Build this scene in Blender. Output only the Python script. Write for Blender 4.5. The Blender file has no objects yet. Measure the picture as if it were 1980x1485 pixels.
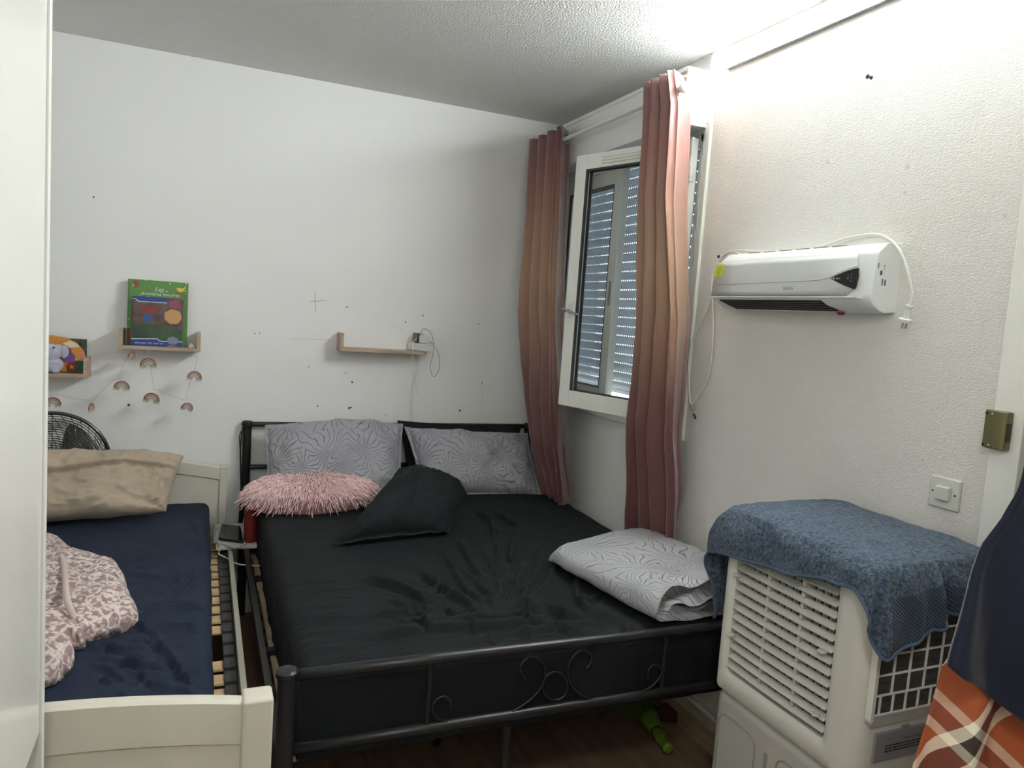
import bpy, math, random
import numpy as np
from mathutils import Vector, Matrix, noise
from math import sin, cos, pi, radians, sqrt
random.seed(5)
S = bpy.context.scene
COL = S.collection
FZ = -.18          # floor level in the working frame; everything is lifted by .18 at the end
XW, YW, CZ = 1.824, 3.819, 2.5
# ------------------------------------------------------------------ camera
yaw, pit, rol = radians(23.08), radians(5.2125), radians(3.99)
FOC = 1413.0
_f = np.array([sin(yaw)*cos(pit), cos(yaw)*cos(pit), -sin(pit)])
_r = np.array([cos(yaw), -sin(yaw), 0.]); _u = np.cross(_r, _f)
_r2 = cos(rol)*_r+sin(rol)*_u; _u2 = -sin(rol)*_r+cos(rol)*_u
EYE = np.array([0, 0, 1.41])
def ray(x, y): return _r2*(x-990)/FOC-_u2*(y-742.5)/FOC+_f
def on_x(x, y, X): d = ray(x, y); return EYE+d*(X/d[0])
def on_y(x, y, Y): d = ray(x, y); return EYE+d*(Y/d[1])
def on_z(x, y, Z): d = ray(x, y); return EYE+d*((Z-1.41)/d[2])
def on_plane(x, y, P, n): d = ray(x, y); n = np.array(n); return EYE+d*(((np.array(P)-EYE)@n)/(d@n))
cam = bpy.data.cameras.new('camera'); co = bpy.data.objects.new('camera', cam); COL.objects.link(co)
cam.sensor_width = 36; cam.lens = FOC/1980*36; cam.clip_start = .02
mt = Matrix([[_r2[i], _u2[i], -_f[i], EYE[i]] for i in range(3)]+[[0, 0, 0, 1]]); co.matrix_world = mt
S.camera = co
# ------------------------------------------------------------------ materials
def rgb(r, g, b):
    return tuple(((c/255)/12.92 if c/255 <= .04045 else ((c/255+.055)/1.055)**2.4) for c in (r, g, b))+(1,)
def mat(name, col, rough=.6, metal=0, var=0, vscale=5, bump=0, bscale=50, bdist=.01, stretch=None, col2=None, trans=0, coat=0, sheen=0, bdetail=3, spec=.5, coords='Object'):
    m = bpy.data.materials.new(name); m.use_nodes = True; nt = m.node_tree; N = nt.nodes; L = nt.links
    b = N['Principled BSDF']; b.inputs['Roughness'].default_value = rough; b.inputs['Metallic'].default_value = metal
    b.inputs['Specular IOR Level'].default_value = spec
    if coat: b.inputs['Coat Weight'].default_value = coat
    if sheen: b.inputs['Sheen Weight'].default_value = sheen; b.inputs['Sheen Roughness'].default_value = .4
    if trans: b.inputs['Transmission Weight'].default_value = trans
    b.inputs['Base Color'].default_value = col
    tc = N.new('ShaderNodeTexCoord')
    mp = N.new('ShaderNodeMapping'); L.new(tc.outputs[coords], mp.inputs[0])
    if stretch: mp.inputs['Scale'].default_value = stretch
    if var or col2:
        n = N.new('ShaderNodeTexNoise'); n.inputs['Scale'].default_value = vscale; n.inputs['Detail'].default_value = 4
        L.new(mp.outputs[0], n.inputs['Vector'])
        r = N.new('ShaderNodeValToRGB'); r.color_ramp.elements[0].position = .35; r.color_ramp.elements[1].position = .65
        c2 = col2 or tuple(c*(1-var) for c in col[:3])+(1,)
        r.color_ramp.elements[0].color = c2; r.color_ramp.elements[1].color = col
        L.new(n.outputs['Fac'], r.inputs[0]); L.new(r.outputs[0], b.inputs['Base Color'])
    if bump:
        n = N.new('ShaderNodeTexNoise'); n.inputs['Scale'].default_value = bscale; n.inputs['Detail'].default_value = bdetail
        L.new(mp.outputs[0], n.inputs['Vector'])
        bp = N.new('ShaderNodeBump'); bp.inputs['Strength'].default_value = bump; bp.inputs['Distance'].default_value = bdist
        L.new(n.outputs['Fac'], bp.inputs['Height']); L.new(bp.outputs[0], b.inputs['Normal'])
    return m
M = {}
M['wall'] = mat('smooth_wall_paint', rgb(239, 239, 236), .55, var=.03, vscale=1.6, bump=.12, bscale=9, bdist=.02)
M['ceiling'] = mat('popcorn_ceiling', rgb(236, 236, 233), .9, bump=1, bscale=130, bdist=.006, bdetail=2)
M['white'] = mat('white_paint', rgb(228, 228, 220), .4, var=.03, vscale=4)
M['white2'] = mat('window_paint', rgb(242, 242, 234), .4, var=.04, vscale=6)
M['dirty'] = mat('worn_white_wood', rgb(214, 210, 194), .5, var=.06, vscale=7, bump=.05, bscale=20)
M['plastic'] = mat('white_plastic', rgb(222, 225, 222), .35)
M['creamp'] = mat('cream_plastic', rgb(214, 213, 204), .45, var=.04, vscale=10)
M['greyp'] = mat('grey_plastic', rgb(150, 148, 143), .45)
M['tank'] = mat('grey_tank', rgb(184, 182, 174), .4)
M['blackm'] = mat('black_metal', rgb(40, 41, 42), .35, metal=.35)
M['black'] = mat('black', rgb(14, 14, 15), .5)
M['blackg'] = mat('black_gloss', rgb(10, 10, 12), .12)
M['chrome'] = mat('chrome', rgb(170, 172, 172), .2, metal=1)
M['fanm'] = mat('fan_metal', rgb(88, 88, 86), .25, metal=.9)
M['fanb'] = mat('fan_blade', rgb(58, 60, 60), .3)
M['rubber'] = mat('dark_grey_rubber', rgb(62, 60, 62), .6)
M['cable'] = mat('white_cable', rgb(225, 224, 215), .45)
M['dot'] = mat('dark_speck', rgb(70, 68, 62), .9)
M['pencil'] = mat('pencil', rgb(165, 165, 160), .9)
M['brass'] = mat('olive_bronze', rgb(118, 112, 78), .35, metal=.5)
M['brassd'] = mat('dark_bronze', rgb(60, 56, 38), .4, metal=.5)
M['ink'] = mat('grey_ink', rgb(75, 77, 78), .6)
M['inkd'] = mat('dark_ink', rgb(45, 46, 50), .6)
M['gold'] = mat('green_sticker', rgb(190, 205, 40), .5)
M['red'] = mat('red_switch', rgb(130, 30, 22), .4)
M['flask'] = mat('dark_red_flask', rgb(126, 42, 40), .45)
M['green'] = mat('lime_plastic', rgb(108, 138, 36), .4)
M['paper'] = mat('paper', rgb(210, 212, 216), .7)
M['garn'] = mat('garnet', rgb(70, 25, 30), .6)
def woodmat(name, a, b, sc=(3, 40, 40), rough=.5, dist=3):
    m = bpy.data.materials.new(name); m.use_nodes = True; nt = m.node_tree; N = nt.nodes; L = nt.links; bs = N['Principled BSDF']
    bs.inputs['Roughness'].default_value = rough
    tc = N.new('ShaderNodeTexCoord'); mp = N.new('ShaderNodeMapping'); mp.inputs['Scale'].default_value = sc
    n = N.new('ShaderNodeTexNoise'); n.inputs['Scale'].default_value = 1; n.inputs['Detail'].default_value = 5; n.inputs['Distortion'].default_value = dist*.2
    r = N.new('ShaderNodeValToRGB'); r.color_ramp.elements[0].position = .3; r.color_ramp.elements[1].position = .7
    r.color_ramp.elements[0].color = a; r.color_ramp.elements[1].color = b
    L.new(tc.outputs['Object'], mp.inputs[0]); L.new(mp.outputs[0], n.inputs[0]); L.new(n.outputs['Fac'], r.inputs[0]); L.new(r.outputs[0], bs.inputs['Base Color'])
    return m
M['oak'] = woodmat('sonoma_oak', rgb(158, 134, 112), rgb(200, 180, 156))
M['slat'] = woodmat('beech_slat', rgb(196, 162, 116), rgb(222, 192, 148))
M['plank'] = woodmat('tan_board', rgb(168, 145, 118), rgb(200, 178, 148), (40, 3, 40))
M['floor'] = woodmat('brown_laminate', rgb(120, 96, 76), rgb(146, 120, 96), (30, 2, 30), .45)
# textured wallpaper: woven horizontal relief
def wallpaper():
    m = bpy.data.materials.new('textured_wallpaper'); m.use_nodes = True; nt = m.node_tree; N = nt.nodes; L = nt.links; b = N['Principled BSDF']
    b.inputs['Roughness'].default_value = .6
    tc = N.new('ShaderNodeTexCoord')
    mp = N.new('ShaderNodeMapping'); mp.inputs['Scale'].default_value = (1, 1, 2.6); L.new(tc.outputs['Object'], mp.inputs[0])
    n = N.new('ShaderNodeTexNoise'); n.inputs['Scale'].default_value = 125; n.inputs['Detail'].default_value = 3; n.inputs['Distortion'].default_value = .4
    L.new(mp.outputs[0], n.inputs[0])
    mp2 = N.new('ShaderNodeMapping'); mp2.inputs['Scale'].default_value = (1, 3, .5); L.new(tc.outputs['Object'], mp2.inputs[0])
    n2 = N.new('ShaderNodeTexNoise'); n2.inputs['Scale'].default_value = 60; n2.inputs['Detail'].default_value = 2; L.new(mp2.outputs[0], n2.inputs[0])
    mx = N.new('ShaderNodeMath'); mx.operation = 'MULTIPLY_ADD'; mx.inputs[1].default_value = .35; L.new(n2.outputs['Fac'], mx.inputs[0]); L.new(n.outputs['Fac'], mx.inputs[2])
    bp = N.new('ShaderNodeBump'); bp.inputs['Strength'].default_value = .6; bp.inputs['Distance'].default_value = .004
    L.new(mx.outputs[0], bp.inputs['Height']); L.new(bp.outputs[0], b.inputs['Normal'])
    n3 = N.new('ShaderNodeTexNoise'); n3.inputs['Scale'].default_value = 1.5; n3.inputs['Detail'].default_value = 5; L.new(tc.outputs['Object'], n3.inputs[0])
    r = N.new('ShaderNodeValToRGB'); r.color_ramp.elements[0].position = .3; r.color_ramp.elements[1].position = .65
    r.color_ramp.elements[0].color = rgb(221, 217, 210); r.color_ramp.elements[1].color = rgb(231, 229, 224)
    L.new(n3.outputs['Fac'], r.inputs[0]); L.new(r.outputs[0], b.inputs['Base Color'])
    return m
M['paperwall'] = wallpaper()
# quilted fabric with sprays of stitched lines, in UV
def spraymat(name, col, dark, scale=5, lines=9, str_=.8, rough=.55):
    m = bpy.data.materials.new(name); m.use_nodes = True; nt = m.node_tree; N = nt.nodes; L = nt.links; b = N['Principled BSDF']
    b.inputs['Roughness'].default_value = rough; b.inputs['Sheen Weight'].default_value = .1
    tc = N.new('ShaderNodeTexCoord')
    nz = N.new('ShaderNodeTexNoise'); nz.inputs['Scale'].default_value = 9; nz.inputs['Detail'].default_value = 2; L.new(tc.outputs['UV'], nz.inputs[0])
    sb = N.new('ShaderNodeVectorMath'); sb.operation = 'SUBTRACT'; sb.inputs[1].default_value = (.5, .5, .5); L.new(nz.outputs['Color'], sb.inputs[0])
    sc = N.new('ShaderNodeVectorMath'); sc.operation = 'SCALE'; sc.inputs['Scale'].default_value = .09; L.new(sb.outputs[0], sc.inputs[0])
    ad = N.new('ShaderNodeVectorMath'); ad.operation = 'ADD'; L.new(tc.outputs['UV'], ad.inputs[0]); L.new(sc.outputs[0], ad.inputs[1])
    v = N.new('ShaderNodeTexVoronoi'); v.voronoi_dimensions = '2D'; v.inputs['Scale'].default_value = scale; L.new(ad.outputs[0], v.inputs['Vector'])
    s2 = N.new('ShaderNodeVectorMath'); s2.operation = 'SUBTRACT'; L.new(ad.outputs[0], s2.inputs[0]); L.new(v.outputs['Position'], s2.inputs[1])
    sep = N.new('ShaderNodeSeparateXYZ'); L.new(s2.outputs[0], sep.inputs[0])
    at = N.new('ShaderNodeMath'); at.operation = 'ARCTAN2'; L.new(sep.outputs[1], at.inputs[0]); L.new(sep.outputs[0], at.inputs[1])
    ml = N.new('ShaderNodeMath'); ml.operation = 'MULTIPLY'; ml.inputs[1].default_value = lines; L.new(at.outputs[0], ml.inputs[0])
    sn = N.new('ShaderNodeMath'); sn.operation = 'SINE'; L.new(ml.outputs[0], sn.inputs[0])
    ab = N.new('ShaderNodeMath'); ab.operation = 'ABSOLUTE'; L.new(sn.outputs[0], ab.inputs[0])
    # thin line where |sin|*dist is small
    dq = N.new('ShaderNodeMath'); dq.operation = 'MULTIPLY_ADD'; dq.inputs[1].default_value = .6; dq.inputs[2].default_value = .22; L.new(v.outputs['Distance'], dq.inputs[0])
    dd = N.new('ShaderNodeMath'); dd.operation = 'MULTIPLY'; L.new(ab.outputs[0], dd.inputs[0]); L.new(dq.outputs[0], dd.inputs[1])
    mr = N.new('ShaderNodeMapRange'); mr.inputs['From Min'].default_value = 0; mr.inputs['From Max'].default_value = .10; L.new(dd.outputs[0], mr.inputs['Value'])
    # broken up by a low noise so only some sprays show
    nb = N.new('ShaderNodeTexNoise'); nb.inputs['Scale'].default_value = 7; L.new(tc.outputs['UV'], nb.inputs[0])
    th = N.new('ShaderNodeMapRange'); th.inputs['From Min'].default_value = .50; th.inputs['From Max'].default_value = .68; L.new(nb.outputs['Fac'], th.inputs['Value'])
    mx = N.new('ShaderNodeMath'); mx.operation = 'MAXIMUM'; L.new(mr.outputs[0], mx.inputs[0])
    sc3 = N.new('ShaderNodeMath'); sc3.operation = 'MULTIPLY'; sc3.inputs[1].default_value = .9; L.new(th.outputs[0], sc3.inputs[0]); L.new(sc3.outputs[0], mx.inputs[1])
    n4 = N.new('ShaderNodeTexNoise'); n4.inputs['Scale'].default_value = 22; n4.inputs['Detail'].default_value = 4; n4.inputs['Distortion'].default_value = 1.2; L.new(tc.outputs['UV'], n4.inputs[0])
    h = N.new('ShaderNodeMath'); h.operation = 'MULTIPLY_ADD'; h.inputs[1].default_value = .45; L.new(n4.outputs['Fac'], h.inputs[0]); L.new(mx.outputs[0], h.inputs[2])
    bp = N.new('ShaderNodeBump'); bp.inputs['Strength'].default_value = str_; bp.inputs['Distance'].default_value = .006
    L.new(h.outputs[0], bp.inputs['Height']); L.new(bp.outputs[0], b.inputs['Normal'])
    cm = N.new('ShaderNodeMix'); cm.data_type = 'RGBA'; L.new(mx.outputs[0], cm.inputs[0]); cm.inputs[6].default_value = dark; cm.inputs[7].default_value = col
    L.new(cm.outputs[2], b.inputs['Base Color'])
    return m
M['gquilt'] = spraymat('grey_crinkle_quilt', rgb(158, 158, 164), rgb(84, 85, 90), 6, 11)
M['lquilt'] = spraymat('silver_crinkle_quilt', rgb(172, 173, 178), rgb(104, 106, 112), 5, 11)
def toilemat():
    m = bpy.data.materials.new('beige_damask_quilt'); m.use_nodes = True; nt = m.node_tree; N = nt.nodes; L = nt.links; b = N['Principled BSDF']
    b.inputs['Roughness'].default_value = .7
    tc = N.new('ShaderNodeTexCoord'); nz = N.new('ShaderNodeTexNoise'); nz.inputs['Scale'].default_value = 28; nz.inputs['Detail'].default_value = 2; L.new(tc.outputs['Object'], nz.inputs[0])
    sc = N.new('ShaderNodeVectorMath'); sc.operation = 'SCALE'; sc.inputs['Scale'].default_value = .035; L.new(nz.outputs['Color'], sc.inputs[0])
    ad = N.new('ShaderNodeVectorMath'); ad.operation = 'ADD'; L.new(tc.outputs['Object'], ad.inputs[0]); L.new(sc.outputs[0], ad.inputs[1])
    v = N.new('ShaderNodeTexVoronoi'); v.feature = 'DISTANCE_TO_EDGE'; v.inputs['Scale'].default_value = 24; L.new(ad.outputs[0], v.inputs['Vector'])
    w = N.new('ShaderNodeTexVoronoi'); w.inputs['Scale'].default_value = 60; L.new(ad.outputs[0], w.inputs['Vector'])
    r1 = N.new('ShaderNodeMapRange'); r1.inputs['From Min'].default_value = .02; r1.inputs['From Max'].default_value = .09; L.new(v.outputs['Distance'], r1.inputs['Value'])
    r2 = N.new('ShaderNodeMapRange'); r2.inputs['From Min'].default_value = .3; r2.inputs['From Max'].default_value = .5; L.new(w.outputs['Distance'], r2.inputs['Value'])
    mu = N.new('ShaderNodeMath'); mu.operation = 'MULTIPLY'; L.new(r1.outputs[0], mu.inputs[0]); L.new(r2.outputs[0], mu.inputs[1])
    cm = N.new('ShaderNodeMix'); cm.data_type = 'RGBA'; L.new(mu.outputs[0], cm.inputs[0]); cm.inputs[6].default_value = rgb(222, 208, 202); cm.inputs[7].default_value = rgb(160, 134, 130)
    L.new(cm.outputs[2], b.inputs['Base Color'])
    n4 = N.new('ShaderNodeTexVoronoi'); n4.feature = 'SMOOTH_F1'; n4.inputs['Scale'].default_value = 34; L.new(ad.outputs[0], n4.inputs['Vector'])
    iv = N.new('ShaderNodeMath'); iv.operation = 'MULTIPLY'; iv.inputs[1].default_value = -1; L.new(n4.outputs['Distance'], iv.inputs[0])
    bp = N.new('ShaderNodeBump'); bp.inputs['Strength'].default_value = .9; bp.inputs['Distance'].default_value = .015
    L.new(iv.outputs[0], bp.inputs['Height']); L.new(bp.outputs[0], b.inputs['Normal'])
    return m
M['toile'] = toilemat()
def clothmat(name, col, col2, rough=.8, bs=220, bstr=.25, sheen=.2, vs=6):
    return mat(name, col, rough, spec=.25, col2=col2, vscale=vs, bump=bstr, bscale=bs, bdist=.002, sheen=sheen)
M['bsheet'] = clothmat('black_cotton', rgb(21, 25, 27), rgb(18, 22, 24), .8, 40, .15, .0)
M['bcush'] = clothmat('charcoal_cotton', rgb(25, 29, 31), rgb(22, 26, 28), .85, 60, .12, .0)
M['navy'] = clothmat('navy_cotton', rgb(32, 42, 60), rgb(29, 39, 57), .8, 40, .15, .0)
M['taupe'] = clothmat('taupe_cotton', rgb(186, 170, 150), rgb(176, 160, 140), .8, 40, .25, .1)
M['tee'] = clothmat('navy_jersey', rgb(32, 36, 52), rgb(28, 32, 47), .85, 60, .1, .2)
M['pink'] = mat('pink_fur', rgb(255, 228, 226), .8, col2=rgb(255, 212, 211), vscale=30)
M['pinkb'] = mat('pink_backing', rgb(235, 170, 172), .9)
M['pink'].node_tree.nodes['Principled BSDF'].inputs['Subsurface Weight'].default_value = .0
M['towel'] = mat('blue_terry', rgb(90, 109, 128), .95, col2=rgb(42, 58, 78), vscale=110, bump=1, bscale=230, bdist=.008, sheen=.15)
M['lav'] = mat('lavender_plush', rgb(190, 188, 206), .9, var=.05, vscale=20, bump=.3, bscale=300, bdist=.002, sheen=.3)
def translucent(m, f, c):
    nt = m.node_tree; tl = nt.nodes.new('ShaderNodeBsdfTranslucent'); tl.inputs[0].default_value = c; x = nt.nodes.new('ShaderNodeMixShader'); x.inputs[0].default_value = f
    nt.links.new(nt.nodes['Principled BSDF'].outputs[0], x.inputs[1]); nt.links.new(tl.outputs[0], x.inputs[2]); nt.links.new(x.outputs[0], nt.nodes['Material Output'].inputs[0])
translucent(M['pink'], .08, rgb(250, 200, 198))
def rib():
    m = mat('ribbed_blue_terry', rgb(58, 74, 92), .95, sheen=.1)
    nt = m.node_tree; N = nt.nodes; L = nt.links; b = N['Principled BSDF']
    tc = N.new('ShaderNodeTexCoord'); mp = N.new('ShaderNodeMapping'); mp.inputs['Rotation'].default_value = (0, radians(50), 0); L.new(tc.outputs['Object'], mp.inputs[0])
    w = N.new('ShaderNodeTexWave'); w.inputs['Scale'].default_value = 46; w.inputs['Distortion'].default_value = 1.0; w.bands_direction = 'X'; L.new(mp.outputs[0], w.inputs[0])
    ch = N.new('ShaderNodeTexNoise'); ch.inputs['Scale'].default_value = 240; L.new(tc.outputs['Object'], ch.inputs[0])
    a = N.new('ShaderNodeMath'); a.operation = 'ADD'; L.new(w.outputs['Fac'], a.inputs[0]); L.new(ch.outputs['Fac'], a.inputs[1])
    bp = N.new('ShaderNodeBump'); bp.inputs['Strength'].default_value = .8; bp.inputs['Distance'].default_value = .005; L.new(a.outputs[0], bp.inputs['Height']); L.new(bp.outputs[0], b.inputs['Normal'])
    return m
M['towelr'] = rib()
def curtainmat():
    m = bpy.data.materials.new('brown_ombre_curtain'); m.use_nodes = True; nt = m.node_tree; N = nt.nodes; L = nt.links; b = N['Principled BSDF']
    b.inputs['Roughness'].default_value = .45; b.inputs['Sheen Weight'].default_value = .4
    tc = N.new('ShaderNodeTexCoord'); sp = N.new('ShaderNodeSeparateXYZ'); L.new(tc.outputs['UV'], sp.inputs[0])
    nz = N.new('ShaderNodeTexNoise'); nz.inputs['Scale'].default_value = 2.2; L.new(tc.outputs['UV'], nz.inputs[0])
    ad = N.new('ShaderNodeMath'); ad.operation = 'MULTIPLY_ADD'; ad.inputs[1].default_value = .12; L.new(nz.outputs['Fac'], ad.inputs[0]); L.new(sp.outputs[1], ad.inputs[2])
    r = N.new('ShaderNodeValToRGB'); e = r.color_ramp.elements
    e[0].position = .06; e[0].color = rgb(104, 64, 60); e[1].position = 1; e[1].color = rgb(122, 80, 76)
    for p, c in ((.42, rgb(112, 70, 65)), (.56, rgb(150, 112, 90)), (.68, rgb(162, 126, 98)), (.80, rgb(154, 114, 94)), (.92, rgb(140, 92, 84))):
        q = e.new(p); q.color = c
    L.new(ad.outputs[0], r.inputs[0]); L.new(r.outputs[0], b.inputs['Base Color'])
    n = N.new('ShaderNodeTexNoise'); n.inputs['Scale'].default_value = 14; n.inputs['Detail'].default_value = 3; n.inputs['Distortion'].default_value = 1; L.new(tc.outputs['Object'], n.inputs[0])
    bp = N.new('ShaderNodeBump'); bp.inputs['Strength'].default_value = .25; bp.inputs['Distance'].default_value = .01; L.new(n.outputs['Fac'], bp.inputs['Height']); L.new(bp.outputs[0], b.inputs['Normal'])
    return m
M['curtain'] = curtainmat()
def plaidmat():
    m = bpy.data.materials.new('orange_plaid'); m.use_nodes = True; nt = m.node_tree; N = nt.nodes; L = nt.links; b = N['Principled BSDF']
    b.inputs['Roughness'].default_value = .7
    tc = N.new('ShaderNodeTexCoord'); sp = N.new('ShaderNodeSeparateXYZ')
    mp = N.new('ShaderNodeMapping'); mp.inputs['Rotation'].default_value = (0, 0, radians(38)); L.new(tc.outputs['UV'], mp.inputs[0]); L.new(mp.outputs[0], sp.inputs[0])
    def stripes(out, off):
        a = N.new('ShaderNodeMath'); a.operation = 'MULTIPLY_ADD'; a.inputs[1].default_value = 1; a.inputs[2].default_value = off; L.new(out, a.inputs[0])
        f = N.new('ShaderNodeMath'); f.operation = 'FRACT'; L.new(a.outputs[0], f.inputs[0])
        r = N.new('ShaderNodeValToRGB'); r.color_ramp.interpolation = 'CONSTANT'; e = r.color_ramp.elements
        O = rgb(160, 78, 40); W = rgb(232, 222, 200); D = rgb(60, 44, 44)
        e[0].position = 0; e[0].color = O; e[1].position = .34; e[1].color = W
        for p, c in ((.46, D), (.66, W), (.78, O)): q = e.new(p); q.color = c
        L.new(f.outputs[0], r.inputs[0]); return r
    a = stripes(sp.outputs[0], .1); c = stripes(sp.outputs[1], .3)
    mx = N.new('ShaderNodeMix'); mx.data_type = 'RGBA'; mx.inputs[0].default_value = .38; L.new(a.outputs[0], mx.inputs[6]); L.new(c.outputs[0], mx.inputs[7])
    L.new(mx.outputs[2], b.inputs['Base Color'])
    return m
M['plaid'] = plaidmat()
m = bpy.data.materials.new('window_glass'); m.use_nodes = True; nt = m.node_tree
for n in list(nt.nodes): nt.nodes.remove(n)
o_ = nt.nodes.new('ShaderNodeOutputMaterial'); tr = nt.nodes.new('ShaderNodeBsdfTransparent'); gl = nt.nodes.new('ShaderNodeBsdfGlossy'); gl.inputs['Roughness'].default_value = .02
lw = nt.nodes.new('ShaderNodeLayerWeight'); pw = nt.nodes.new('ShaderNodeMath'); pw.operation = 'POWER'; pw.inputs[1].default_value = 4; nt.links.new(lw.outputs['Facing'], pw.inputs[0]); fr = nt.nodes.new('ShaderNodeMath'); fr.operation = 'MULTIPLY_ADD'; fr.inputs[1].default_value = .6; fr.inputs[2].default_value = .03; nt.links.new(pw.outputs[0], fr.inputs[0]); mx = nt.nodes.new('ShaderNodeMixShader'); tr.inputs[0].default_value = (.93, .95, .95, 1)
nt.links.new(fr.outputs[0], mx.inputs[0]); nt.links.new(tr.outputs[0], mx.inputs[1]); nt.links.new(gl.outputs[0], mx.inputs[2]); nt.links.new(mx.outputs[0], o_.inputs[0])
M['glass'] = m
def emis(name, col, st):
    m = bpy.data.materials.new(name); m.use_nodes = True; b = m.node_tree.nodes['Principled BSDF']
    b.inputs['Emission Color'].default_value = col; b.inputs['Emission Strength'].default_value = st; return m
M['lamp'] = emis('lamp_diffuser', (.94, .99, 1, 1), 56)
M['fill_lamp'] = emis('fill_glow', (1, .985, .96, 1), 14)  # glow of the added fill light
# ------------------------------------------------------------------ mesh builder
class MB:
    def __init__(s): s.v = []; s.f = []; s.m = []; s.uv = None
    def add(s, v, f, mi=0):
        o = len(s.v); s.v += [tuple(map(float, p)) for p in v]; s.f += [tuple(i+o for i in q) for q in f]; s.m += [mi]*len(f); return s
    def box(s, x0, x1, y0, y1, z0, z1, mi=0, T=None):
        v = [(x, y, z) for x in (x0, x1) for y in (y0, y1) for z in (z0, z1)]
        if T: v = [tuple(T @ Vector(p)) for p in v]
        return s.add(v, [(0, 1, 3, 2), (4, 6, 7, 5), (0, 4, 5, 1), (2, 3, 7, 6), (0, 2, 6, 4), (1, 5, 7, 3)], mi)
    def prism(s, poly, fn, mi=0):        # poly 2D, fn(p, side) -> 3D
        n = len(poly); v = [fn(p, 0) for p in poly]+[fn(p, 1) for p in poly]
        f = [tuple(range(n)), tuple(range(2*n-1, n-1, -1))]+[(i, n+i, n+(i+1) % n, (i+1) % n) for i in range(n)]
        return s.add(v, f, mi)
    def quad(s, a, b, c, d, mi=0): return s.add([a, b, c, d], [(0, 1, 2, 3)], mi)
    def tube(s, pts, r, n=8, mi=0, closed=False):
        pts = [Vector(p) for p in pts]; k = len(pts); rings = []
        up = Vector((0, 0, 1)); prev = None
        for i, p in enumerate(pts):
            a = pts[(i-1) % k] if (i > 0 or closed) else p; b = pts[(i+1) % k] if (i < k-1 or closed) else p
            t = (b-a)
            if t.length < 1e-9: t = Vector((0, 0, 1))
            t.normalize()
            u = prev if prev is not None else (up if abs(t.z) < .9 else Vector((1, 0, 0)))
            u = (u-t*u.dot(t))
            if u.length < 1e-6: u = t.orthogonal()
            u.normalize(); w = t.cross(u); prev = u
            rr = r[i] if hasattr(r, '__len__') else r
            rings.append([p+(u*cos(2*pi*j/n)+w*sin(2*pi*j/n))*rr for j in range(n)])
        v = [q for R in rings for q in R]; f = []
        for i in range(k if closed else k-1):
            i2 = (i+1) % k
            for j in range(n): f.append((i*n+j, i*n+(j+1) % n, i2*n+(j+1) % n, i2*n+j))
        if not closed: f += [tuple(range(n-1, -1, -1)), tuple((k-1)*n+j for j in range(n))]
        return s.add(v, f, mi)
    def cyl(s, a, b, r, n=16, mi=0, r2=None): return s.tube([a, b], [r, r if r2 is None else r2], n, mi)
    def lathe(s, prof, base, axis=(0, 0, 1), n=24, mi=0):
        ax = Vector(axis).normalized(); u = ax.orthogonal().normalized(); w = ax.cross(u); B = Vector(base)
        v = [B+ax*h+(u*cos(2*pi*j/n)+w*sin(2*pi*j/n))*max(r, 1e-4) for r, h in prof for j in range(n)]; f = []
        for i in range(len(prof)-1):
            for j in range(n): f.append((i*n+j, i*n+(j+1) % n, (i+1)*n+(j+1) % n, (i+1)*n+j))
        f += [tuple(range(n-1, -1, -1)), tuple((len(prof)-1)*n+j for j in range(n))]
        return s.add(v, f, mi)
    def grid(s, P, mi=0, wrapu=False):   # P[i][j] -> 3D
        a = len(P); b = len(P[0]); v = [p for r in P for p in r]; f = []
        for i in range(a if wrapu else a-1):
            for j in range(b-1): i2 = (i+1) % a; f.append((i*b+j, i2*b+j, i2*b+j+1, i*b+j+1))
        return s.add(v, f, mi)
    def ball(s, c, r, mi=0, n=16, k=10):
        rx, ry, rz = r if hasattr(r, '__len__') else (r, r, r); v = []; f = []
        for i in range(k+1):
            t = pi*i/k
            for j in range(n): p = 2*pi*j/n; v.append((c[0]+rx*sin(t)*cos(p), c[1]+ry*sin(t)*sin(p), c[2]+rz*cos(t)))
        for i in range(k):
            for j in range(n): f.append((i*n+j, (i+1)*n+j, (i+1)*n+(j+1) % n, i*n+(j+1) % n))
        return s.add(v, f, mi)
ORG = {}
def org(o):
    p = Vector((0, 0, 0))
    while o is not None: p = p+Vector(o.location); o = o.parent
    return p
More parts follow.
